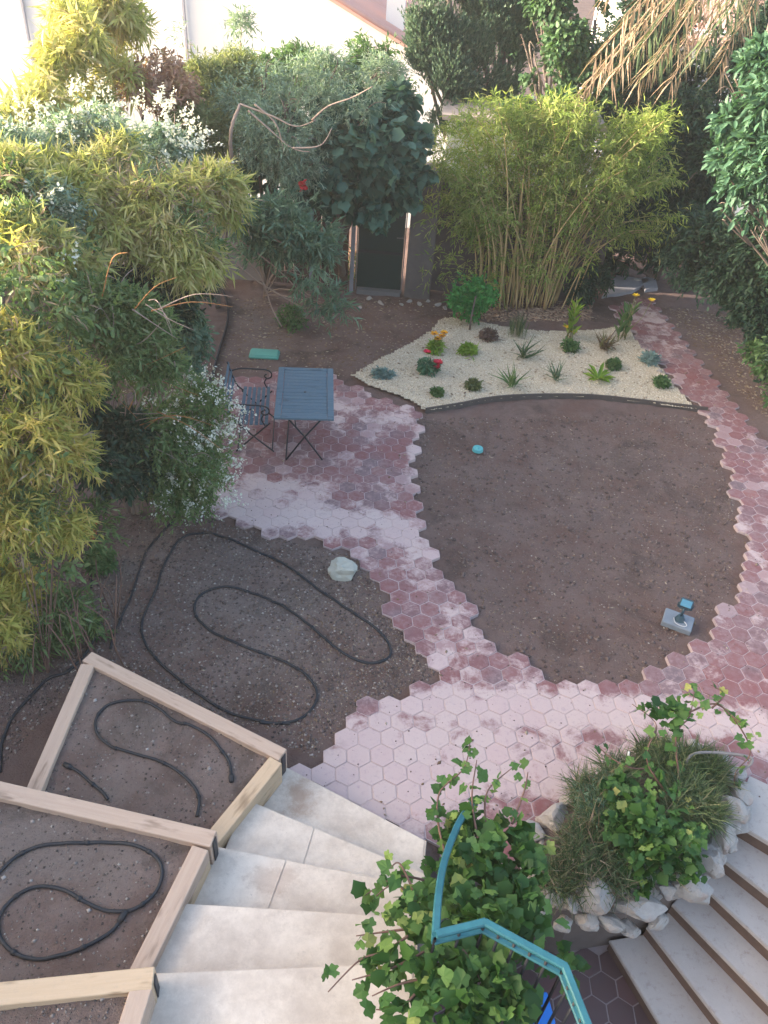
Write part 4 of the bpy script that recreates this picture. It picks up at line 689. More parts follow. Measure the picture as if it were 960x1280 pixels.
# ------------------------------------------------------------------ furniture
BLUEP = m_wood('blue_grey_painted_wood', (.07, .115, .155), (.12, .18, .225), (.04, .07, .10))
tc = np.mean([G(*p, .74)[:2] for p in [(345, 459), (415, 460), (420, 523), (345, 523)]], 0)
tb = empty('garden_table', (tc[0], tc[1], 0), 'blue grey rectangular folding garden table with umbrella hole', 'table', rz=.11)
def lbx(name, c, s, mat, parent, rot=None, bev=.004):
    bm = bmesh.new(); bx(bm, (0, 0, 0), s, bev=bev); o = obj(name, bm_mesh(name, bm), mat, parent, False); o.location = c
    if rot: o.rotation_euler = rot
    return o
LX2, LY2 = .36, .635
for sx in (-1, 1): lbx('side_frame', (sx*(LX2-.04), 0, .725), (.08, LY2*2, .03), BLUEP, tb)
for sy in (-1, 1): lbx('end_frame', (0, sy*(LY2-.035), .725), (LX2*2-.164, .068, .0295), BLUEP, tb)
lbx('middle_rail', (0, .0, .7235), (LX2*2-.164, .03, .028), BLUEP, tb)
w1 = LY2*2-.14; ns = 14
for i in range(ns):
    y = -w1/2+(i+.5)*w1/ns
    if abs(y) < .02: continue
    lbx('slat', (0, y+(.008 if y > 0 else -.008), .722), (LX2*2-.17, w1/ns-.0045, .02), BLUEP, tb, None, .002)
tubes('umbrella_hole', [(np.array([(0, 0, .737), (0, 0, .7395)]), .017)], IRON, tb, 10, False)
for yy in (-.47, .47):
    for sx, dy in ((-1, 0), (1, .022)): tubes('leg', [(np.array([(-sx*.27, yy+dy, .705), (0, yy+dy, .36), (sx*.23, yy+dy, .012)]), .011)], IRON, tb, 6, False)
tubes('brace', [(np.array([(-.23, -.47, .03), (-.23, .47, .03)]), .009)], IRON, tb, 6, False); tubes('brace', [(np.array([(.27, -.47, .70), (.27, .47, .70)]), .009)], IRON, tb, 6, False)
tubes('strut', [(np.array([(-.1, -.47, .49), (-.16, -.1, .70)]), .007), (np.array([(.12, .49, .52), (.16, .1, .70)]), .007)], IRON, tb, 6, False)
# bench facing the table
sc = np.mean([G(*p, .45)[:2] for p in [(306, 483), (335, 483), (333, 533), (303, 533)]], 0)
bn = empty('garden_bench', (sc[0], sc[1], 0), 'narrow folding garden bench with dark slats and scrolled iron arms beside the table', 'bench', rz=.13)
for i in range(6): lbx('seat_slat', (-.155+i*.062, 0, .45+.012*abs(i-2.5)/2.5), (.042, .92, .018), BLUEP, bn, (0, 0, random.uniform(-.006, .006)), .003)
for i in range(3): lbx('back_slat', (-.30-.028*i, 0, .60+.10*i), (.016, .92, .055), BLUEP, bn, (0, -.2, 0), .003)
for sy in (-1, 1):
    y = sy*.40
    for s_ in (-1, 1): tubes('leg', [(catmull([(s_*.20, y, .44), (0, y+.012*s_, .24), (-s_*.24, y, .01)], 5), .010)], IRON, bn, 6, False)
    tubes('back_frame', [(catmull([(-.14, y, .42), (-.24, y, .50), (-.30, y, .62), (-.37, y, .86)], 6), .010)], IRON, bn, 6, False)
    y2 = sy*.46; tubes('armrest', [(catmull([(-.33, y2, .70), (-.2, y2, .735), (0, y2, .73), (.13, y2, .72), (.19, y2, .68), (.19, y2, .62), (.14, y2, .595), (.10, y2, .63), (.13, y2, .66)], 6), .010), (catmull([(.13, y2, .60), (.10, y2, .53), (.14, y2, .44)], 5), .009)], IRON, bn, 6, False)
tubes('brace', [(np.array([(-.22, -.4, .03), (-.22, .4, .03)]), .008)], IRON, bn, 6, False); tubes('brace', [(np.array([(.22, -.4, .03), (.22, .4, .03)]), .008)], IRON, bn, 6, False)
# valve box lid, round lid
c = G(330.5, 443, .0); GRN = m_plain('green_plastic', (.10, .33, .27), .5, .4, .18, 5); t = empty('valve_box', (c[0], c[1], 0), 'rectangular green plastic valve box lid set in soil behind the table', 'valve box', rz=.05)
for nm, s, z in (('rim', (.46, .26, .06), 0), ('lid', (.42, .22, .02), .032)): lbx(nm, (0, 0, z), s, GRN, t, None, .02 if nm == 'rim' else .008)
c = G(597, 563, -.02); bm = bmesh.new(); bmesh.ops.create_cone(bm, cap_ends=True, segments=20, radius1=.075, radius2=.068, depth=.04)
for v in bm.verts: v.co += Vector((c[0], c[1], .0))
bmesh.ops.create_cone(bm, cap_ends=True, segments=12, radius1=.02, radius2=.016, depth=.012, matrix=Matrix.Translation((c[0], c[1], .026)))
tag(obj('round_lid', bm_mesh('round_lid', bm), m_plain('turquoise_plastic', (.10, .38, .40), .5, .4, .15, 6)), 'small round turquoise plastic lid on the oval soil bed', 'lid')
# floodlight on a concrete slab
c = G(847, 777, 0); t = empty('garden_floodlight', (c[0], c[1], 0), 'small blue grey floodlight on a tilted square concrete slab in the oval bed', 'lamp', rz=-.42)
lbx('base_slab', (0, 0, .0), (.30, .23, .07), m_plain('wet_slab', (.17, .20, .24), .6, .4, .3, 8, bump=.3), t, None, .008); DBL = m_plain('dark_blue_metal', (.03, .065, .09), .45, .5, .2)
bm = bmesh.new(); bmesh.ops.create_cone(bm, cap_ends=True, segments=14, radius1=.055, radius2=.03, depth=.06, matrix=Matrix.Translation((.01, .0, .065))); obj('foot', bm_mesh('foot', bm), DBL, t, False)
tubes('stem', [(np.array([(.01, 0, .09), (.01, 0, .20)]), .014)], DBL, t, 8, False); tubes('bracket', [(catmull([(-.06, .02, .24), (-.055, .02, .19), (.01, .01, .18), (.075, .02, .19), (.08, .02, .24)], 4), .008)], DBL, t, 6, False)
lbx('lamp_head', (.01, .03, .245), (.13, .07, .10), DBL, t, (-.7, 0, .0), .012); lbx('lens', (.01, -.004, .272), (.105, .004, .07), m_plain('lamp_glass', (.06, .20, .30), .15, .6, .1), t, (-.7, 0, 0), .001)
tubes('cable', [(catmull([(.03, .0, .05), (.09, -.05, .042), (.06, -.09, .042), (-.02, -.08, .045), (-.05, -.02, .05)], 5), .005)], m_plain('pale_cable', (.5, .5, .5)), t, 6, False)
# ------------------------------------------------------------------ rocks
def rock_mesh(sd, s, name='rock', sub=2, rough=.28):
    r = np.random.default_rng(sd); bm = bmesh.new(); bmesh.ops.create_icosphere(bm, subdivisions=sub+1, radius=1); pl = r.normal(size=(11, 3)); pl /= np.linalg.norm(pl, axis=1)[:, None]; dd = .5+.32*r.random(11); k = r.random(3)*9
    for v in bm.verts:
        p = np.array(v.co)
        for n_, d_ in zip(pl, dd):
            q = p@n_
            if q > d_: p = p-n_*(q-d_)*.92
        p = p*(1+rough*.35*math.sin(p[0]*5+k[0])*math.sin(p[1]*6+k[1])*math.sin(p[2]*5+k[2]))+r.normal(size=3)*.022; v.co = Vector(p*s)
    return bm_mesh(name, bm)
def rock(lb, px, py, z, s, sd, rz=0., parent=None, sink=.3, mat=None):
    c = G(px, py, z)
    o = bpy.data.objects.new('rock', rock_mesh(sd, s)); o.data.materials.append(mat or ROCK); link(o, parent); o.location = Vector((c[0], c[1], z-s[2]*sink))-(parent.location if parent else Vector()); o.rotation_euler = (random.uniform(-.1, .1), 0, rz)
    if parent is None: tag(o, lb, 'rock')
    return o
rock('pale angular rock on bare soil left of the middle path', 427, 712, .04, (.20, .16, .12), 3, -.5, sink=.1, mat=m_plain('pale_green_stone', (.40, .40, .35), .9, .2, .25, 9, bump=.6))
for i in range(9): rock('pale stone at the wall foot '+['by the fig trunk', 'left of the door sill', 'touching the door sill', 'just right of the door sill', 'under the pillar', 'at the pillar corner', 'right of the pillar', 'beside the bamboo litter', 'behind the small tree'][i], [450, 462, 476, 502, 512, 524, 535, 548, 556][i], [384, 372, 378, 380, 376, 379, 376, 380, 384][i], 0, (.05+.03*(i % 3), .045, .035), 40+i, i)
rock('grey stone resting at the top of the side path beside the slabs', 795, 350, .03, (.16, .1, .07), 60, .3)

# stone rimmed planter
pl = empty('stone_planter', (2.2, 3.5, 0), 'raised planter rimmed with white limestone rocks above the sunken court', 'planter')
FW = [(1.28, 3.0), (1.72, 2.86), (2.3, 3.0), (2.72, 3.18), (3.1, 3.62), (3.2, 3.78)]; IN = [(3.05, 3.86), (2.62, 3.3), (2.25, 3.13), (1.75, 3.0), (1.32, 3.12)]
bm = bmesh.new(); prism(bm, FW+IN, -1.02, .10); obj('retaining_wall', bm_mesh('retaining_wall', bm), m_plain('damp_plaster', (.15, .115, .10), .9, .2, .4, 4, bump=.6), pl)
ring0 = [(1.3, 3.1), (1.75, 2.98), (2.28, 3.1), (2.66, 3.28), (3.08, 3.8), (3.12, 4.1), (2.8, 4.22), (2.3, 4.08), (1.92, 3.78), (1.6, 3.48), (1.36, 3.28)]
ring = [tuple(p[:2]) for p in catmull([(*p, 0) for p in ring0+ring0[:1]], 3)[:-1]]; rc = np.mean(ring, 0); V = [(rc[0], rc[1], .34)]; F_ = []
for s_ in (1/3, 2/3, 1.): V += [(rc[0]+(x-rc[0])*s_, rc[1]+(y-rc[1])*s_, .34-.30*s_*s_+random.uniform(-.02, .02)) for x, y in ring]
n_ = len(ring)
F_ = [(0, 1+i, 1+(i+1) % n_) for i in range(n_)]+[(1+j*n_+i, 1+(j+1)*n_+i, 1+(j+1)*n_+(i+1) % n_, 1+j*n_+(i+1) % n_) for j in range(2) for i in range(n_)]
obj('soil', pymesh('soil', V, F_, True), SOIL, pl)
RK = [(c_x, c_y, .06, .085, .07, .06) for c_x, c_y in ((712, 1000), (735, 975), (762, 955), (800, 935), (835, 928), (868, 932), (900, 945), (922, 968))]+[(760, 1150, -.02, .13, .08, .08), (820, 1150, .0, .10, .08, .07), (875, 1120, .0, .10, .08, .08), (675, 1140, .0, .09, .08, .07), (785, 1160, -.12, .10, .07, .06), (690, 1022, .14, .15, .13, .13), (664, 1042, .10, .11, .10, .09), (676, 1052, .06, .07, .07, .06), (744, 1120, .19, .18, .13, .13), (712, 1128, .12, .09, .09, .09), (800, 1136, .14, .20, .11, .12), (770, 1108, .16, .10, .08, .07), (835, 1112, .14, .09, .08, .07), (866, 1106, .15, .16, .12, .14), (888, 1078, .17, .12, .15, .13), (904, 1045, .17, .11, .15, .12), (916, 1015, .18, .11, .15, .12), (924, 992, .16, .12, .12, .10), (735, 1150, .0, .10, .07, .07), (688, 1122, .12, .09, .08, .08), (705, 1155, .0, .08, .07, .08), (780, 1118, .12, .07, .07, .07), (850, 1092, .18, .07, .06, .06), (905, 975, .1, .1, .07, .07), (918, 985, .1, .07, .07, .07)]
rq = random.Random(12); FWc = catmull([(*p, 0) for p in [(1.34, 3.0), (1.72, 2.89), (2.3, 3.02), (2.70, 3.2), (3.06, 3.62), (3.16, 3.85)]], 12)[:, :2]; Lf = np.r_[0, np.cumsum(np.linalg.norm(np.diff(FWc, axis=0), axis=1))]
for z_, sp_ in ((.13, .19), (.03, .17), (-.08, .21)):
    q_ = rq.random()*.1
    while q_ < Lf[-1]-(.1 if z_ > 0 else .75):
        j_ = int(np.searchsorted(Lf, q_)); p_ = FWc[min(j_, len(FWc)-1)]; t_2 = FWc[min(j_+1, len(FWc)-1)]-FWc[max(j_-1, 0)]; sz_ = (sp_*rq.uniform(.6, .8), rq.uniform(.08, .11), rq.uniform(.065, .09))
        o = bpy.data.objects.new('rock', rock_mesh(rq.randrange(9999), sz_)); o.data.materials.append(ROCK); link(o, pl); nq = np.array([t_2[1], -t_2[0]])/(np.linalg.norm(t_2)+1e-9)*(.05 if z_ < .1 else .02); o.location = Vector((p_[0]+nq[0], p_[1]+nq[1], z_+rq.uniform(-.015, .015)))-pl.location; o.rotation_euler = (rq.uniform(-.2, .2), rq.uniform(-.2, .2), math.atan2(t_2[1], t_2[0])); q_ += sp_*rq.uniform(.9, 1.1)
for i, (px, py, z, a_, b_, c_) in enumerate(RK): rock(None, px, py, z, (a_, b_, c_), 70+i, [.1, .35, -.3][i % 3], pl, 0)
def grass_tuft(name, parent, lumps, n, ln, mat, w_=.05, seed=1, up=.9):
    r = np.random.default_rng(seed); idx = r.integers(0, len(lumps), n); C = np.array([l[0] for l in lumps])[idx]; R = np.array([l[1] for l in lumps])[idx]; P = C+R*(r.random((n, 3))*2-1)*[.8, .8, .5]; D = r.normal(size=(n, 3))*.7+[0, 0, up]
    return tag(obj(name, leaves_mesh(name, P, D, ln*(.5+.9*r.random(n)), T_lance(w_, .01, -.45), None, .8), mat, parent), kind='stuff')
gr = empty('wild_grass', G(760, 1040, .2), 'tangle of dry and green wild grass filling the stone planter', 'grass'); GL = [lumpz(*a, kz=.6) for a in [(732, 1065, .25, 36), (760, 1010, .3, 45), (800, 1050, .3, 45), (700, 1100, .15, 25), (852, 1000, .35, 32), (880, 1015, .3, 16), (750, 1090, .2, 35), (840, 960, .3, 25), (780, 975, .2, 30), (740, 1000, .15, 26), (888, 968, .2, 16), (820, 950, .2, 26), (870, 960, .25, 26)]]
grass_tuft('grass', gr, GL, 14000, .17, GRASSG, .045, 2); grass_tuft('dry_grass', gr, GL[:4]+GL[6:7], 2200, .16, DRYP, .04, 3, .4); foliage('needle_foliage', gr, TEALG, GL[1:6], 1400, .12, 8, .03, T_lance(.25), seed=92)

# sunken court
CT = MT('court_tile', .6, .35); P_ = CT.pos(); CT.base(CT.mix(CT.noise(P_, 6, 5, .7), CT.ramp(CT.rnd(), [(0, (.10, .045, .045)), (.5, (.13, .07, .07)), (1, (.19, .07, .07))]), (.10, .075, .075)))
ZC = -1.02; ct = obj('sunken_court', pymesh('sunken_court', [(.55, -3, ZC-.008), (5.2, -3, ZC-.008), (5.2, 3.9, ZC-.008), (.55, 3.9, ZC-.008)], [(0, 1, 2, 3)]), m_plain('court_mortar', (.32, .26, .26), .9)); tag(ct, 'dark red hexagonal tiles of the sunken court below the railing', 'paving', kind='structure')
CH = []
for sd in range(2):
    me = HEX[sd].copy(); me.materials.clear(); me.materials.append(CT.m); CH.append(me)
for r in range(-4, 12):
    for k in range(-1, 12):
        x, y = .6+(k+(r % 2)*.5)*.212, .8+r*.1836
        if x > 3.0 or y > 3.2: continue
        o = bpy.data.objects.new('tile', CH[(r+k) % 2]); o.location = (x, y, ZC); o.scale = (1.04, 1.04, .2); o.rotation_euler = (0, 0, .0); link(o, ct)
# right steps
RS = [((930, 1032), (960, 1050), 0.), ((908, 1074), (960, 1115), -.17), ((882, 1106), (960, 1180), -.34), ((855, 1141), (960, 1249), -.51), ((822, 1171), (903, 1276), -.68), ((774, 1190), (828, 1280), -.85)]
rs = empty('stone_steps', (3.2, 2.8, -1.02), 'pinkish stone steps in the lower right corner leading down to the sunken court', 'steps'); NP = []
m_rstep = MT('pink_step_stone', .8, .25); P_ = m_rstep.pos(); c = m_rstep.mix(m_rstep.noise(P_, 2.5, 6, .7), (.36, .31, .285), (.52, .465, .43)); c = m_rstep.mix(m_rstep.math('MULTIPLY', m_rstep.sstep(m_rstep.noise(P_, 14, 5, .8), .5, .75), .5), c, (.22, .15, .13)); m_rstep.base(c); m_rstep.bump(m_rstep.noise(P_, 50, 4), .3, .004)
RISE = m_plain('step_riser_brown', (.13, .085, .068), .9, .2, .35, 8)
for (a, b, z) in RS: A, B_ = G(*a, z)[:2], G(*b, z)[:2]; d = (B_-A)/np.linalg.norm(B_-A); NP.append((A-d*.10, A+d*1.55, z))
NP.insert(0, (np.array((3.30, 3.98)), np.array((4.75, 3.2)), 0.))
for i in range(1, 7):
    A, B_, z = NP[i]; C_, D_, _ = NP[i-1]; nn = (A-C_)/np.linalg.norm(A-C_)*.02; inn = (C_-A)*.12; inb = (D_-B_)*.12
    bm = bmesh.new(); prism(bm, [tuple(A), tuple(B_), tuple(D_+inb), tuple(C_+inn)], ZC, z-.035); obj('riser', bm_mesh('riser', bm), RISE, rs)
    bm = bmesh.new(); prism(bm, [tuple(A+nn), tuple(B_+nn), tuple(D_+inb), tuple(C_+inn)], z-.037, z+(.004 if z == 0 else 0), .006); obj('tread', bm_mesh('tread', bm), m_rstep.m, rs)
# blue bin in the court
c = G(668, 1262, -.45); t = empty('blue_bin', (c[0], c[1], ZC), 'bright blue plastic bin in the court under the railing', 'bin', rz=.2); BLU = m_plain('blue_plastic', (.01, .17, .60), .4, .5, .1)
bm = bmesh.new()
vs = [[bm.verts.new((sx*a_, sy*a_*.8, z)) for sx, sy in ((-1, -1), (1, -1), (1, 1), (-1, 1))] for a_, z in ((.09, .0), (.11, .50), (.125, .50), (.125, .54), (.10, .54), (.08, .05))]
for q in range(5):
    for i in range(4): bm.faces.new((vs[q][i], vs[q][(i+1) % 4], vs[q+1][(i+1) % 4], vs[q+1][i]))
bm.faces.new(vs[0][::-1]); bm.faces.new(vs[5]); obj('body', bm_mesh('body', bm), BLU, t, False)
bm = bmesh.new(); bx(bm, (0, 0, .555), (.26, .21, .025), bev=.008); obj('lid', bm_mesh('lid', bm), BLU, t, False); tubes('handle', [(catmull([(-.05, 0, .565), (-.04, 0, .59), (.04, 0, .59), (.05, 0, .565)], 4), .01)], IRON, t, 6, False)
# flower pot in hedge
c = G(112, 668, .0)+[0, 0, 0]; t = empty('flower_pot', (c[0], c[1], -.03), 'orange red terracotta pot half hidden by bamboo leaves at the hedge foot', 'pot'); PRF = [(.0, 0), (.07, 0), (.10, .19), (.115, .19), (.115, .235), (.095, .235), (.09, .2), (0, .19)]; V, F_ = [], []
for i in range(20):
    for r_, z in PRF: V.append((r_*math.cos(i*math.pi/10), r_*math.sin(i*math.pi/10), z))
F_ = [(i*8+j, ((i+1) % 20)*8+j, ((i+1) % 20)*8+j+1, i*8+j+1) for i in range(20) for j in range(1, 6)]+[(i*8+6, ((i+1) % 20)*8+6, ((i+1) % 20)*8+7) for i in range(20)]
obj('pot_body', pymesh('pot_body', V, F_, True), m_plain('terracotta', (.52, .13, .06), .7, .3, .2), t, False)
foliage('foliage', t, MIDG, [(np.array(c)+[0, 0, .22], np.array([.12, .12, .08]))], 60, .06, 5, .05, T_oval(.5), seed=3)

# ------------------------------------------------------------------ railing
RA = [G(592, 1002, .98), G(573, 1030, 1.12), G(556, 1075, 1.35), G(548, 1120, 1.52), G(545, 1168, 1.62)]; RB = [G(545, 1168, 1.62), G(606, 1153, 1.62), G(706, 1208, 1.62), G(738, 1290, 1.62)]
t = empty('stair_railing', (.5, 2, 0), 'turquoise painted metal handrail curving down beside the stone steps', 'railing')
def flatbar(name, P, w_, h, mat, parent):
    P = np.asarray(P, float); T = np.gradient(P, axis=0); T /= np.linalg.norm(T, axis=1)[:, None]; S = np.cross(T, [0, 0, 1]); S /= np.linalg.norm(S, axis=1)[:, None]; U = np.cross(S, T); V = []; n = len(P)
    for i in range(n): V += [P[i]+S[i]*w_/2*a+U[i]*h/2*b for a, b in ((-.7, -1), (.7, -1), (1, -.5), (1, .5), (.7, 1), (-.7, 1), (-1, .5), (-1, -.5))]
    F_ = [(i*8+j, i*8+(j+1) % 8, (i+1)*8+(j+1) % 8, (i+1)*8+j) for i in range(n-1) for j in range(8)]+[tuple(range(7, -1, -1)), tuple((n-1)*8+j for j in range(8))]; return obj(name, pymesh(name, V, F_), mat, parent)
ra = catmull(RA, 8); flatbar('handrail', ra, .042, .03, TEAL, t); flatbar('lower_rail', ra-[0, 0, .1], .03, .02, TEAL, t)
for i in range(3):
    e = [RB[i], RB[i+1]]; flatbar('handrail', [e[0]-(e[0]-e[1])*.0, (e[0]+e[1])/2, e[1]+(e[1]-e[0])*.02], .042, .031+.001*i, TEAL, t); flatbar('lower_rail', [e[0]-[0, 0, .09], (e[0]+e[1])/2-[0, 0, .09], e[1]-[0, 0, .09]], .028, .02, TEAL, t)
bal = []
for i in (2, 8, 14, 20, 26, 32): p = ra[i]; bal.append(p)
for i in range(3):
    for q in np.linspace(0, 1, [3, 6, 5][i]): bal.append(RB[i]*(1-q)+RB[i+1]*q)
for p in bal: tubes('baluster', [(np.array([p-[0, 0, .05], p-[0, 0, .5], p-[0, 0, .92 if p[2] > 1.5 else .95]]), .0085)], IRON, t, 6)
tubes('end_post', [(catmull([RA[0]-[0, 0, .015], RA[0]+[.03, .05, -.08], RA[0]+[.03, .06, -.3], (RA[0][0]+.02, RA[0][1]+.05, .0)], 5), .017)], TEAL, t, 8); flatbar('bottom_rail', [RB[0]-[0, 0, .86], (RB[0]+RB[1])/2-[0, 0, .86], RB[1]-[0, 0, .86]], .03, .02, IRON, t)

# ------------------------------------------------------------------ grapevines
def one_leaf(i):
    r = random.Random(i); V = [(0, 0, .0)]; prof = [(180, .12), (150, .5), (125, .62), (104, .52), (80, .76), (62, .70), (50, .6), (28, .76), (12, .84), (0, 1.)]
    pts = [(a_, q) for a_, q in prof]+[(-a_, q) for a_, q in prof[-2::-1]][:-1]
    for a_, q in pts: q *= r.uniform(.92, 1.06); V.append((.5*q*math.cos(math.radians(a_))*1.0, .5*q*math.sin(math.radians(a_)), (.05+.03*r.random())*q*abs(math.sin(math.radians(a_)*1.5))-.07*q*q+r.uniform(-.015, .015)))
    n_ = len(V)-1; V = [(x+.1, y, z) for x, y, z in V]; me = pymesh('leaf', V, [(0, 1+j, 1+(j+1) % n_) for j in range(n_)]); a = me.attributes.new('tint', 'FLOAT', 'POINT'); me.materials.append(VINEO); return me
VM = MT('vine_leaf_single', .5, .35); cc_ = VM.ramp(VM.rnd(), [(0, (.045, .125, .03)), (.35, (.08, .20, .045)), (.66, (.14, .28, .065)), (.93, (.25, .37, .09)), (1, (.42, .40, .12))]); cc_ = VM.mix(VM.math('MULTIPLY', VM.noise(VM.objc(), 3, 3), .3), cc_, (.11, .17, .06)); VM.base(cc_)
tr_ = VM.n('ShaderNodeBsdfTranslucent'); VM.l(cc_, tr_.inputs[0]); mx_ = VM.n('ShaderNodeMixShader'); mx_.inputs[0].default_value = .4; VM.l(VM.b.outputs[0], mx_.inputs[1]); VM.l(tr_.outputs[0], mx_.inputs[2]); VM.l(mx_.outputs[0], VM.t.nodes['Material Output'].inputs[0]); VINEO = VM.m
VL = [one_leaf(i) for i in range(8)]
def vine_leaves(root, P, sz, nobj=295, seed=0):
    r = random.Random(seed); P = list(P); top = P[:nobj]
    for p in top:
        o = bpy.data.objects.new('leaf', r.choice(VL)); link(o, root); o.location = Vector(p)-root.location; s_ = sz*r.uniform(.55, 1.25); o.scale = (s_, s_*r.uniform(.85, 1.1), s_); o.rotation_euler = (r.gauss(.15, .5), r.gauss(.25, .5), r.uniform(0, 6.283))
def vine(name, lb, base, stems, lumps, n_stuff, sz, seed):
    root = empty(name, base, lb, 'vine'); r = np.random.default_rng(seed); paths = []; PL = []
    for L in stems:
        P = catmull(L, 8); paths.append((P, np.linspace(.009, .003, len(P)))); k = max(4, int(np.linalg.norm(np.diff(P, axis=0), axis=1).sum()/.05)); ii = np.linspace(2, len(P)-1, k).astype(int)
        for i in ii: PL.append(P[i]+r.normal(size=3)*.035)
    for P_ in paths: tubes('stem', [P_], VSTEM, root, 6)
    n = 295-len(PL); vol = np.array([l[1][0]**2 for l in lumps]); idx = r.choice(len(lumps), n, p=vol/vol.sum())
    for i in idx:
        d = r.normal(size=3); d[2] = abs(d[2])*1.1; d /= np.linalg.norm(d); PL.append(lumps[i][0]+lumps[i][1]*d*(.85+.25*r.random()))
    vine_leaves(root, PL, sz, 295, seed); lp = [(c, R*.88) for c, R in lumps]; foliage('inner_foliage', root, VINE, lp, n_stuff, .1, 4, sz*.72, T_lobe(), droop=.2, seed=seed, roll=.5, inner=.2, gap=.3, up=.2); return root
def Z(L): return [G(*p) for p in L]
LV = [lumpz(*a, kz=.75) for a in [(600, 1075, 1.0, 36), (565, 1100, .95, 36), (640, 1085, .95, 40), (600, 1150, 1.2, 46), (650, 1150, 1.05, 40), (525, 1145, 1.2, 30), (500, 1130, 1.1, 22), (480, 1140, 1.1, 16), (560, 1215, 1.3, 42), (610, 1240, 1.3, 42), (650, 1215, 1.2, 34), (560, 1265, 1.35, 40), (660, 1060, .9, 22), (690, 1150, .8, 22), (640, 1040, .9, 24), (570, 1040, .95, 24), (700, 1200, .6, 20), (620, 1280, 1.3, 40), (452, 1165, 1.2, 12), (490, 1190, 1.25, 24), (500, 1240, 1.3, 22), (465, 1140, 1.15, 14)]]
vine('grapevine', 'grapevine smothering the turquoise railing at the bottom centre', G(620, 1120, -.2), [Z(L) for L in [[(560, 1080, 1.), (548, 1030, 1.), (550, 990, 1.05), (580, 960, 1.1), (588, 925, 1.1)], [(610, 1040, 1.), (606, 1010, 1.), (612, 985, 1.05), (640, 960, 1.1)], [(640, 1030, .95), (655, 990, 1.), (660, 965, 1.05)], [(520, 1130, 1.2), (495, 1105, 1.2), (470, 1120, 1.2)], [(510, 1170, 1.25), (480, 1190, 1.25), (450, 1200, 1.25), (410, 1240, 1.25)], [(545, 1220, 1.3), (500, 1230, 1.3), (465, 1245, 1.3)], [(570, 1180, 1.3), (585, 1195, 1.35), (600, 1225, 1.35)], [(520, 1120, 1.2), (500, 1080, 1.2), (488, 1085, 1.2)], [(600, 1060, 1.), (590, 1000, 1.1), (596, 950, 1.1)], [(530, 1230, 1.3), (500, 1260, 1.3), (470, 1262, 1.3)], [(530, 1100, 1.1), (500, 1095, 1.15), (478, 1105, 1.15), (455, 1120, 1.15)], [(520, 1160, 1.2), (480, 1165, 1.2), (445, 1170, 1.2)], [(530, 1190, 1.25), (490, 1210, 1.25), (440, 1225, 1.25)]]], LV, 290, .125, 31)
LP_ = [lumpz(*a, kz=.6) for a in [(800, 1040, .45, 42), (838, 1055, .42, 36), (780, 1000, .42, 26), (830, 1000, .45, 30), (862, 1038, .4, 18), (800, 1090, .3, 16), (795, 1110, .25, 12), (840, 895, .75, 20), (815, 885, .75, 12), (770, 985, .45, 18), (865, 865, .78, 9)]]
vine('grapevine', 'broad leaved grapevine spilling over the stone planter', G(840, 1020, .2), [Z(L) for L in [[(840, 1000, .4), (812, 960, .55), (810, 935, .7), (820, 905, .75), (790, 880, .75)], [(850, 980, .4), (845, 920, .65), (862, 895, .75), (868, 862, .8)], [(862, 890, .75), (895, 880, .75), (922, 905, .65), (938, 940, .5), (920, 965, .35), (918, 985, .2)], [(820, 960, .45), (790, 960, .5), (765, 948, .5), (750, 935, .5)], [(890, 885, .75), (905, 868, .78), (888, 856, .8)], [(915, 895, .7), (928, 905, .7)]]], LP_, 260, .115, 32)
t = empty('bare_vine_stem', G(862, 970, .3), 'thick grey bare vine stem bending over the right rim of the planter', 'stem'); tubes('stem', [(catmull(Z([(858, 985, .25), (858, 955, .38), (868, 942, .42), (900, 941, .42), (936, 946, .42), (938, 955, .40), (922, 968, .3), (918, 990, .1)]), 7), .012)], m_plain('grey_stem', (.24, .22, .22), .8), t, 8)
tubes('plant_label', [(np.array([G(784, 958, .2), G(786, 940, .38)]), .009)], WHITEW, None, 6); tag(bpy.data.objects['plant_label'], 'small upright white marker stick behind the planter vine', 'marker')

pebbles('fallen_leaves', gbc, 420, .008, .02, STRAW, None, lambda x, y: gz(x, y)+.022, 'brown dry leaf scraps blown onto the cream gravel', 'litter', stretch=1.8, flat=.4)
# ------------------------------------------------------------------ plants on the gravel bed
def blades(name, root, c, n, h, mat, w_=.06, spread=.5, r0=.04, bend=-.3, kind='stuff', base=.0):
    P = np.array(c)+rng.normal(size=(n, 3))*[r0, r0, 0]; D = rng.normal(size=(n, 3))*spread+[0, 0, 1.]; D[:, 2] = np.abs(D[:, 2]); o = obj(name, leaves_mesh(name, P, D, h*(.55+.55*rng.random(n)), T_lance(w_, .01, bend), None, .8), mat, root)
    if kind: tag(o, kind=kind)
    return o
def ball(name, root, c, r_, n, mat, leaf=.05, templ=None, kz=.8, seed=1): return foliage(name, root, mat, [(np.array(c)+[0, 0, r_*kz], np.array([r_, r_, r_*kz]))], n, r_*.4, 6, leaf, templ or T_oval(.4), seed=seed, gap=.2, inner=.2)
def petals(root, c, r_, mat, n=14, name='flower'): return obj(name, leaves_mesh(name, np.repeat([c], n, 0), np.stack([np.cos(np.arange(n)*2.4), np.sin(np.arange(n)*2.4), .2+.5*rng.random(n)], 1), np.full(n, r_), T_oval(.6, .02, .0), None, .15), mat, root)
RED = m_leaf('petal_crimson', [(.45, .015, .04), (.62, .03, .07)], .2); YEL = m_leaf('petal_yellow', [(.75, .48, .02), (.85, .60, .05)], .25); ORG = m_leaf('petal_orange', [(.72, .30, .01), (.85, .45, .02)], .25); MAR = m_leaf('petal_maroon', [(.14, .02, .015), (.2, .03, .02)], .2)
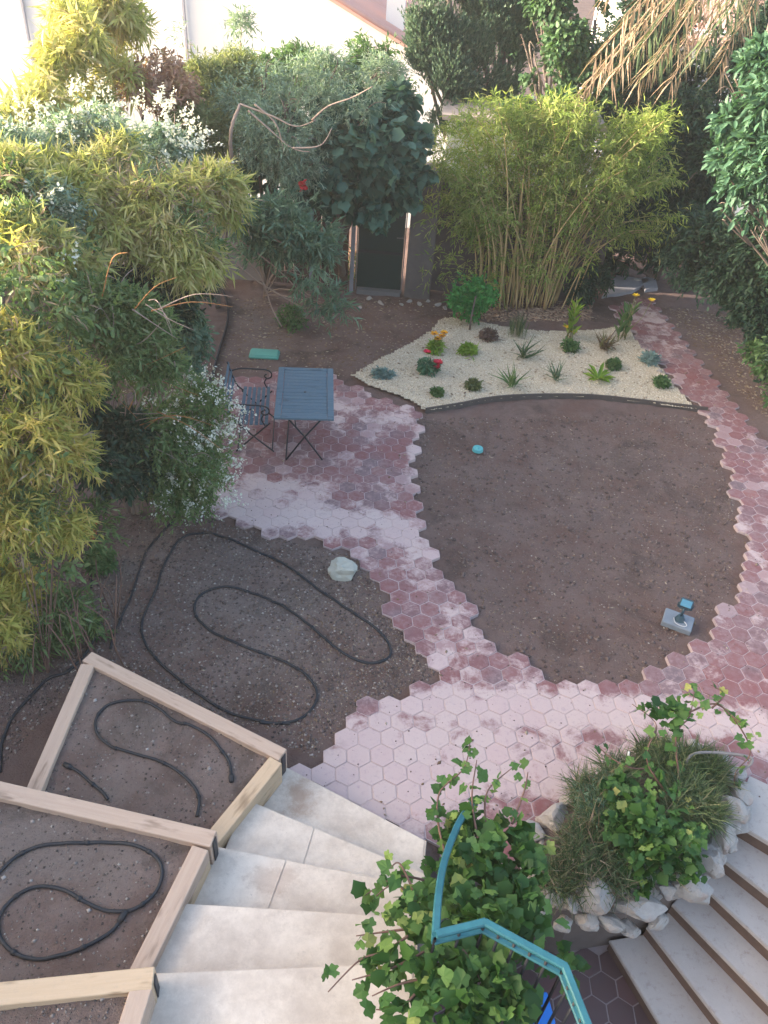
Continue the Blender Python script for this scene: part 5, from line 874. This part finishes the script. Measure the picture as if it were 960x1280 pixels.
SILV = m_leaf('leaf_blue_grey', [(.13, .22, .21), (.20, .30, .29), (.28, .38, .36)], .25); DUSK = m_leaf('leaf_dusky', [(.10, .06, .06), (.16, .10, .09), (.20, .15, .12)], .3); LIME = m_leaf('leaf_lime', [(.13, .26, .03), (.24, .38, .05), (.34, .46, .08)], .45)
def gp(px, py): c = G(px, py, .02); return c
c = gp(587, 412); t = empty('lemon_tree', c, 'small bushy bright green tree at the back left corner of the gravel bed', 'tree'); tubes('trunk', [(np.array([c, c+[0, 0, .25], c+[.02, 0, .6]]), [.02, .016, .012])], BARK, t, 6)
foliage('crown', t, BRIGHT, gl([(598, 366, 12.7, 22), (615, 352, 12.8, 16), (580, 374, 12.6, 16), (575, 352, 12.8, 9), (592, 392, 12.6, 12), (566, 382, 12.5, 8), (600, 342, 12.8, 10)]), 520, .1, 6, .075, T_oval(.5), seed=71, gap=.7)
c = gp(546, 440); t = empty('gaillardia', c, 'orange and yellow daisies with dark centres at the left of the gravel bed', 'flowers'); ball('foliage', t, c, .11, 70, LIME, .09, T_lance(.3))
for dx, dz in ((-.07, .30), (.05, .27), (-.01, .22), (.08, .33)): petals(t, c+[dx, 0, dz], .075, ORG); petals(t, c+[dx, -.01, dz+.012], .022, MAR, 8, 'flower_centre'); tubes('stem', [(np.array([c+[dx*.3, 0, .02], c+[dx, 0, dz]]), .004)], GCANE, t, 4)
c = gp(534, 466); t = empty('red_rose', c, 'small rose bush with crimson blooms nearest the table on the gravel', 'flowers'); ball('foliage', t, c, .13, 110, m_leaf('leaf_rose', [(.06, .15, .09), (.10, .22, .13), (.17, .28, .18)], .3), .07)
petals(t, c+[-.04, -.05, .36], .07, RED, 20); petals(t, c+[.14, -.08, .22], .085, RED, 24); petals(t, c+[.13, -.08, .14], .07, RED, 16)
PLS = [(610, 424, .14, 'ball', DUSK, 'dusky purple low plant just right of the small tree on the gravel', 'low_plant'), (585, 442, .14, 'ball', LIME, 'yellow green low tuft between orange daisies and dusky plant', 'low_plant'), (711, 438, .15, 'ball', MIDG, 'low green tuft in front of the yellow leaved canna', 'low_plant'),
       (766, 460, .12, 'ball', MIDG, 'low green tuft in front of the dead brown plant', 'low_plant'), (591, 486, .12, 'ball', m_leaf('leaf_sage', [(.10, .13, .05), (.18, .21, .09)], .3), 'olive brown low tuft near the front edge of the gravel', 'low_plant'), (546, 494, .09, 'ball', MIDG, 'smallest green tuft at the front left tip of the gravel', 'low_plant'),
       (811, 454, .15, 'ball', SILV, 'blue grey low plant near the right edge of the gravel', 'low_plant'), (825, 482, .12, 'ball', MIDG, 'green tuft at the far right tip of the gravel', 'low_plant'), (475, 470, .13, 'flat', SILV, 'flat blue green succulent at the left tip of the gravel', 'low_plant'),
       (654, 448, .42, 'spike', m_leaf('blade_dark', [(.05, .10, .05), (.09, .15, .08)], .3), 'dark spiky agapanthus in the middle of the gravel', 'spiky_plant'), (640, 484, .40, 'spike', MIDG, 'wide spiky grass plant near the front edge of the gravel', 'spiky_plant'), (694, 476, .34, 'spike', m_leaf('blade_green', [(.07, .13, .07), (.13, .19, .11)], .3), 'small spiky plant left of the lime green rosette', 'spiky_plant'),
       (646, 420, .42, 'tuft', GRASSG, 'upright green grass tuft at the back edge of the gravel', 'grass_tuft')]
for i, (px, py, s_, kd, mt, lb, nm) in enumerate(PLS):
    c = gp(px, py); t = empty(nm, c, lb, 'plant')
    if kd == 'ball': ball('foliage', t, c, s_*.85, 130, mt, .055, None, .7, 100+i); blades('shoots', t, c, 30, s_*1.5, mt, .12, .6, s_*.4)
    elif kd == 'flat': ball('foliage', t, c, s_, 90, mt, .06, None, .35, 100+i); ball('runner', t, c+[.14, 0, 0], s_*.6, 40, mt, .06, None, .35, 130+i)
    elif kd == 'spike': blades('blades', t, c, 34, s_, mt, .07, .45, .025, -.35)
    else: blades('blades', t, c, 160, s_, mt, .03, .12, .07, -.1)
def canna(lb, px, py, h, flowers, seed, leafm=LIME):
    c = gp(px, py); t = empty('canna', c, lb, 'plant'); r = random.Random(seed)
    for k in range(6):
        q = c+[r.uniform(-.1, .1), r.uniform(-.08, .08), 0]; e = q+[r.uniform(-.08, .08), 0, h*r.uniform(.6, 1)]; tubes('stem', [(np.array([q, (q+e)/2, e]), [.01, .008, .005])], GCANE, t, 6)
        for j in range(5):
            s_ = .15+.8*j/5; P = q*(1-s_)+e*s_; a_ = r.uniform(0, 6.28); obj('leaf', leaves_mesh('leaf', np.array([P]), np.array([[math.cos(a_)*.5, math.sin(a_)*.5, 1.]]), np.array([.24*r.uniform(.7, 1.2)]), T_oval(.3), None, .2), leafm, t)
    for dx, dy, dz in flowers: petals(t, c+[dx, dy, dz], .075, YEL, 12); tubes('stem', [(np.array([c, c+[dx*.8, dy*.8, dz*.6], c+[dx, dy, dz]]), .005)], GCANE, t, 4)
    return t
canna('tall pale green canna with yellowing leaves at the middle of the back gravel edge', 714, 424, .75, [(0, -.03, .14), (-.13, 0, .2)], 1); t = canna('dark leaved canna with yellow blooms at the right rear of the gravel', 775, 424, .72, [(.06, 0, .78), (.34, 0, .72)], 2, MIDG)
c = gp(756, 436); t = empty('dead_plant', c, 'withered brown plant beside the dark leaved canna', 'plant'); blades('leaves', t, c, 60, .32, m_leaf('leaf_brown', [(.12, .08, .05), (.20, .13, .08), (.17, .17, .08)], .3), .12, .45, .05, -.5); tubes('stem', [(np.array([c, c+[.03, 0, .18], c+[.1, 0, .36]]), .009)], BARK, t, 6)
c = gp(748, 474); t = empty('lime_rosette', c, 'bright lime green rosette of broad leaves, largest on the gravel', 'plant')
for k in range(15):
    a_ = k*2.4; obj('leaf', leaves_mesh('leaf', np.array([c]), np.array([[math.cos(a_), math.sin(a_), .3+.25*(k % 3)]]), np.array([.30*(.75+.25*(k % 4)/2)]), T_oval(.2, .03, -.2), None, .1), LIME, t)
rock('tiny white stone between the blue grey plant and the green tuft', 824, 463, .05, (.05, .045, .05), 65, .3)
for px, py, s_, lb in ((365, 410, .2, 'small lone green shoot on bare soil behind the table'), (128, 712, .14, 'little clover like sprout on soil below the terracotta pot'), (458, 352, .3, 'light green weed growing left of the door sill'), (435, 350, .35, 'dry reddish weed at the foot of the fig tree')):
    c = G(px, py, -.03); t = empty('weed', c, lb, 'plant'); ball('foliage', t, c, s_, 150, REDB if 'reddish' in lb else MIDG, .06, None, 1., int(px)); blades('shoots', t, c, 24, s_*1.4, MIDG, .1, .6)

# ------------------------------------------------------------------ haze in the air
hb_ = bmesh.new(); bx(hb_, (0, 18, 1.7), (60, 48, 11.2)); hz = bpy.data.materials.new('haze_air'); hz.use_nodes = True; hn = hz.node_tree; hn.nodes.remove(hn.nodes['Principled BSDF'])
pv = hn.nodes.new('ShaderNodeVolumePrincipled'); pv.inputs['Density'].default_value = .0024; pv.inputs['Color'].default_value = (.95, .95, .97, 1); pv.inputs['Anisotropy'].default_value = .5
hn.links.new(pv.outputs[0], hn.nodes['Material Output'].inputs['Volume']); tag(obj('haze', bm_mesh('haze', hb_), hz), 'thin bright haze in the garden air', 'haze', kind='stuff')
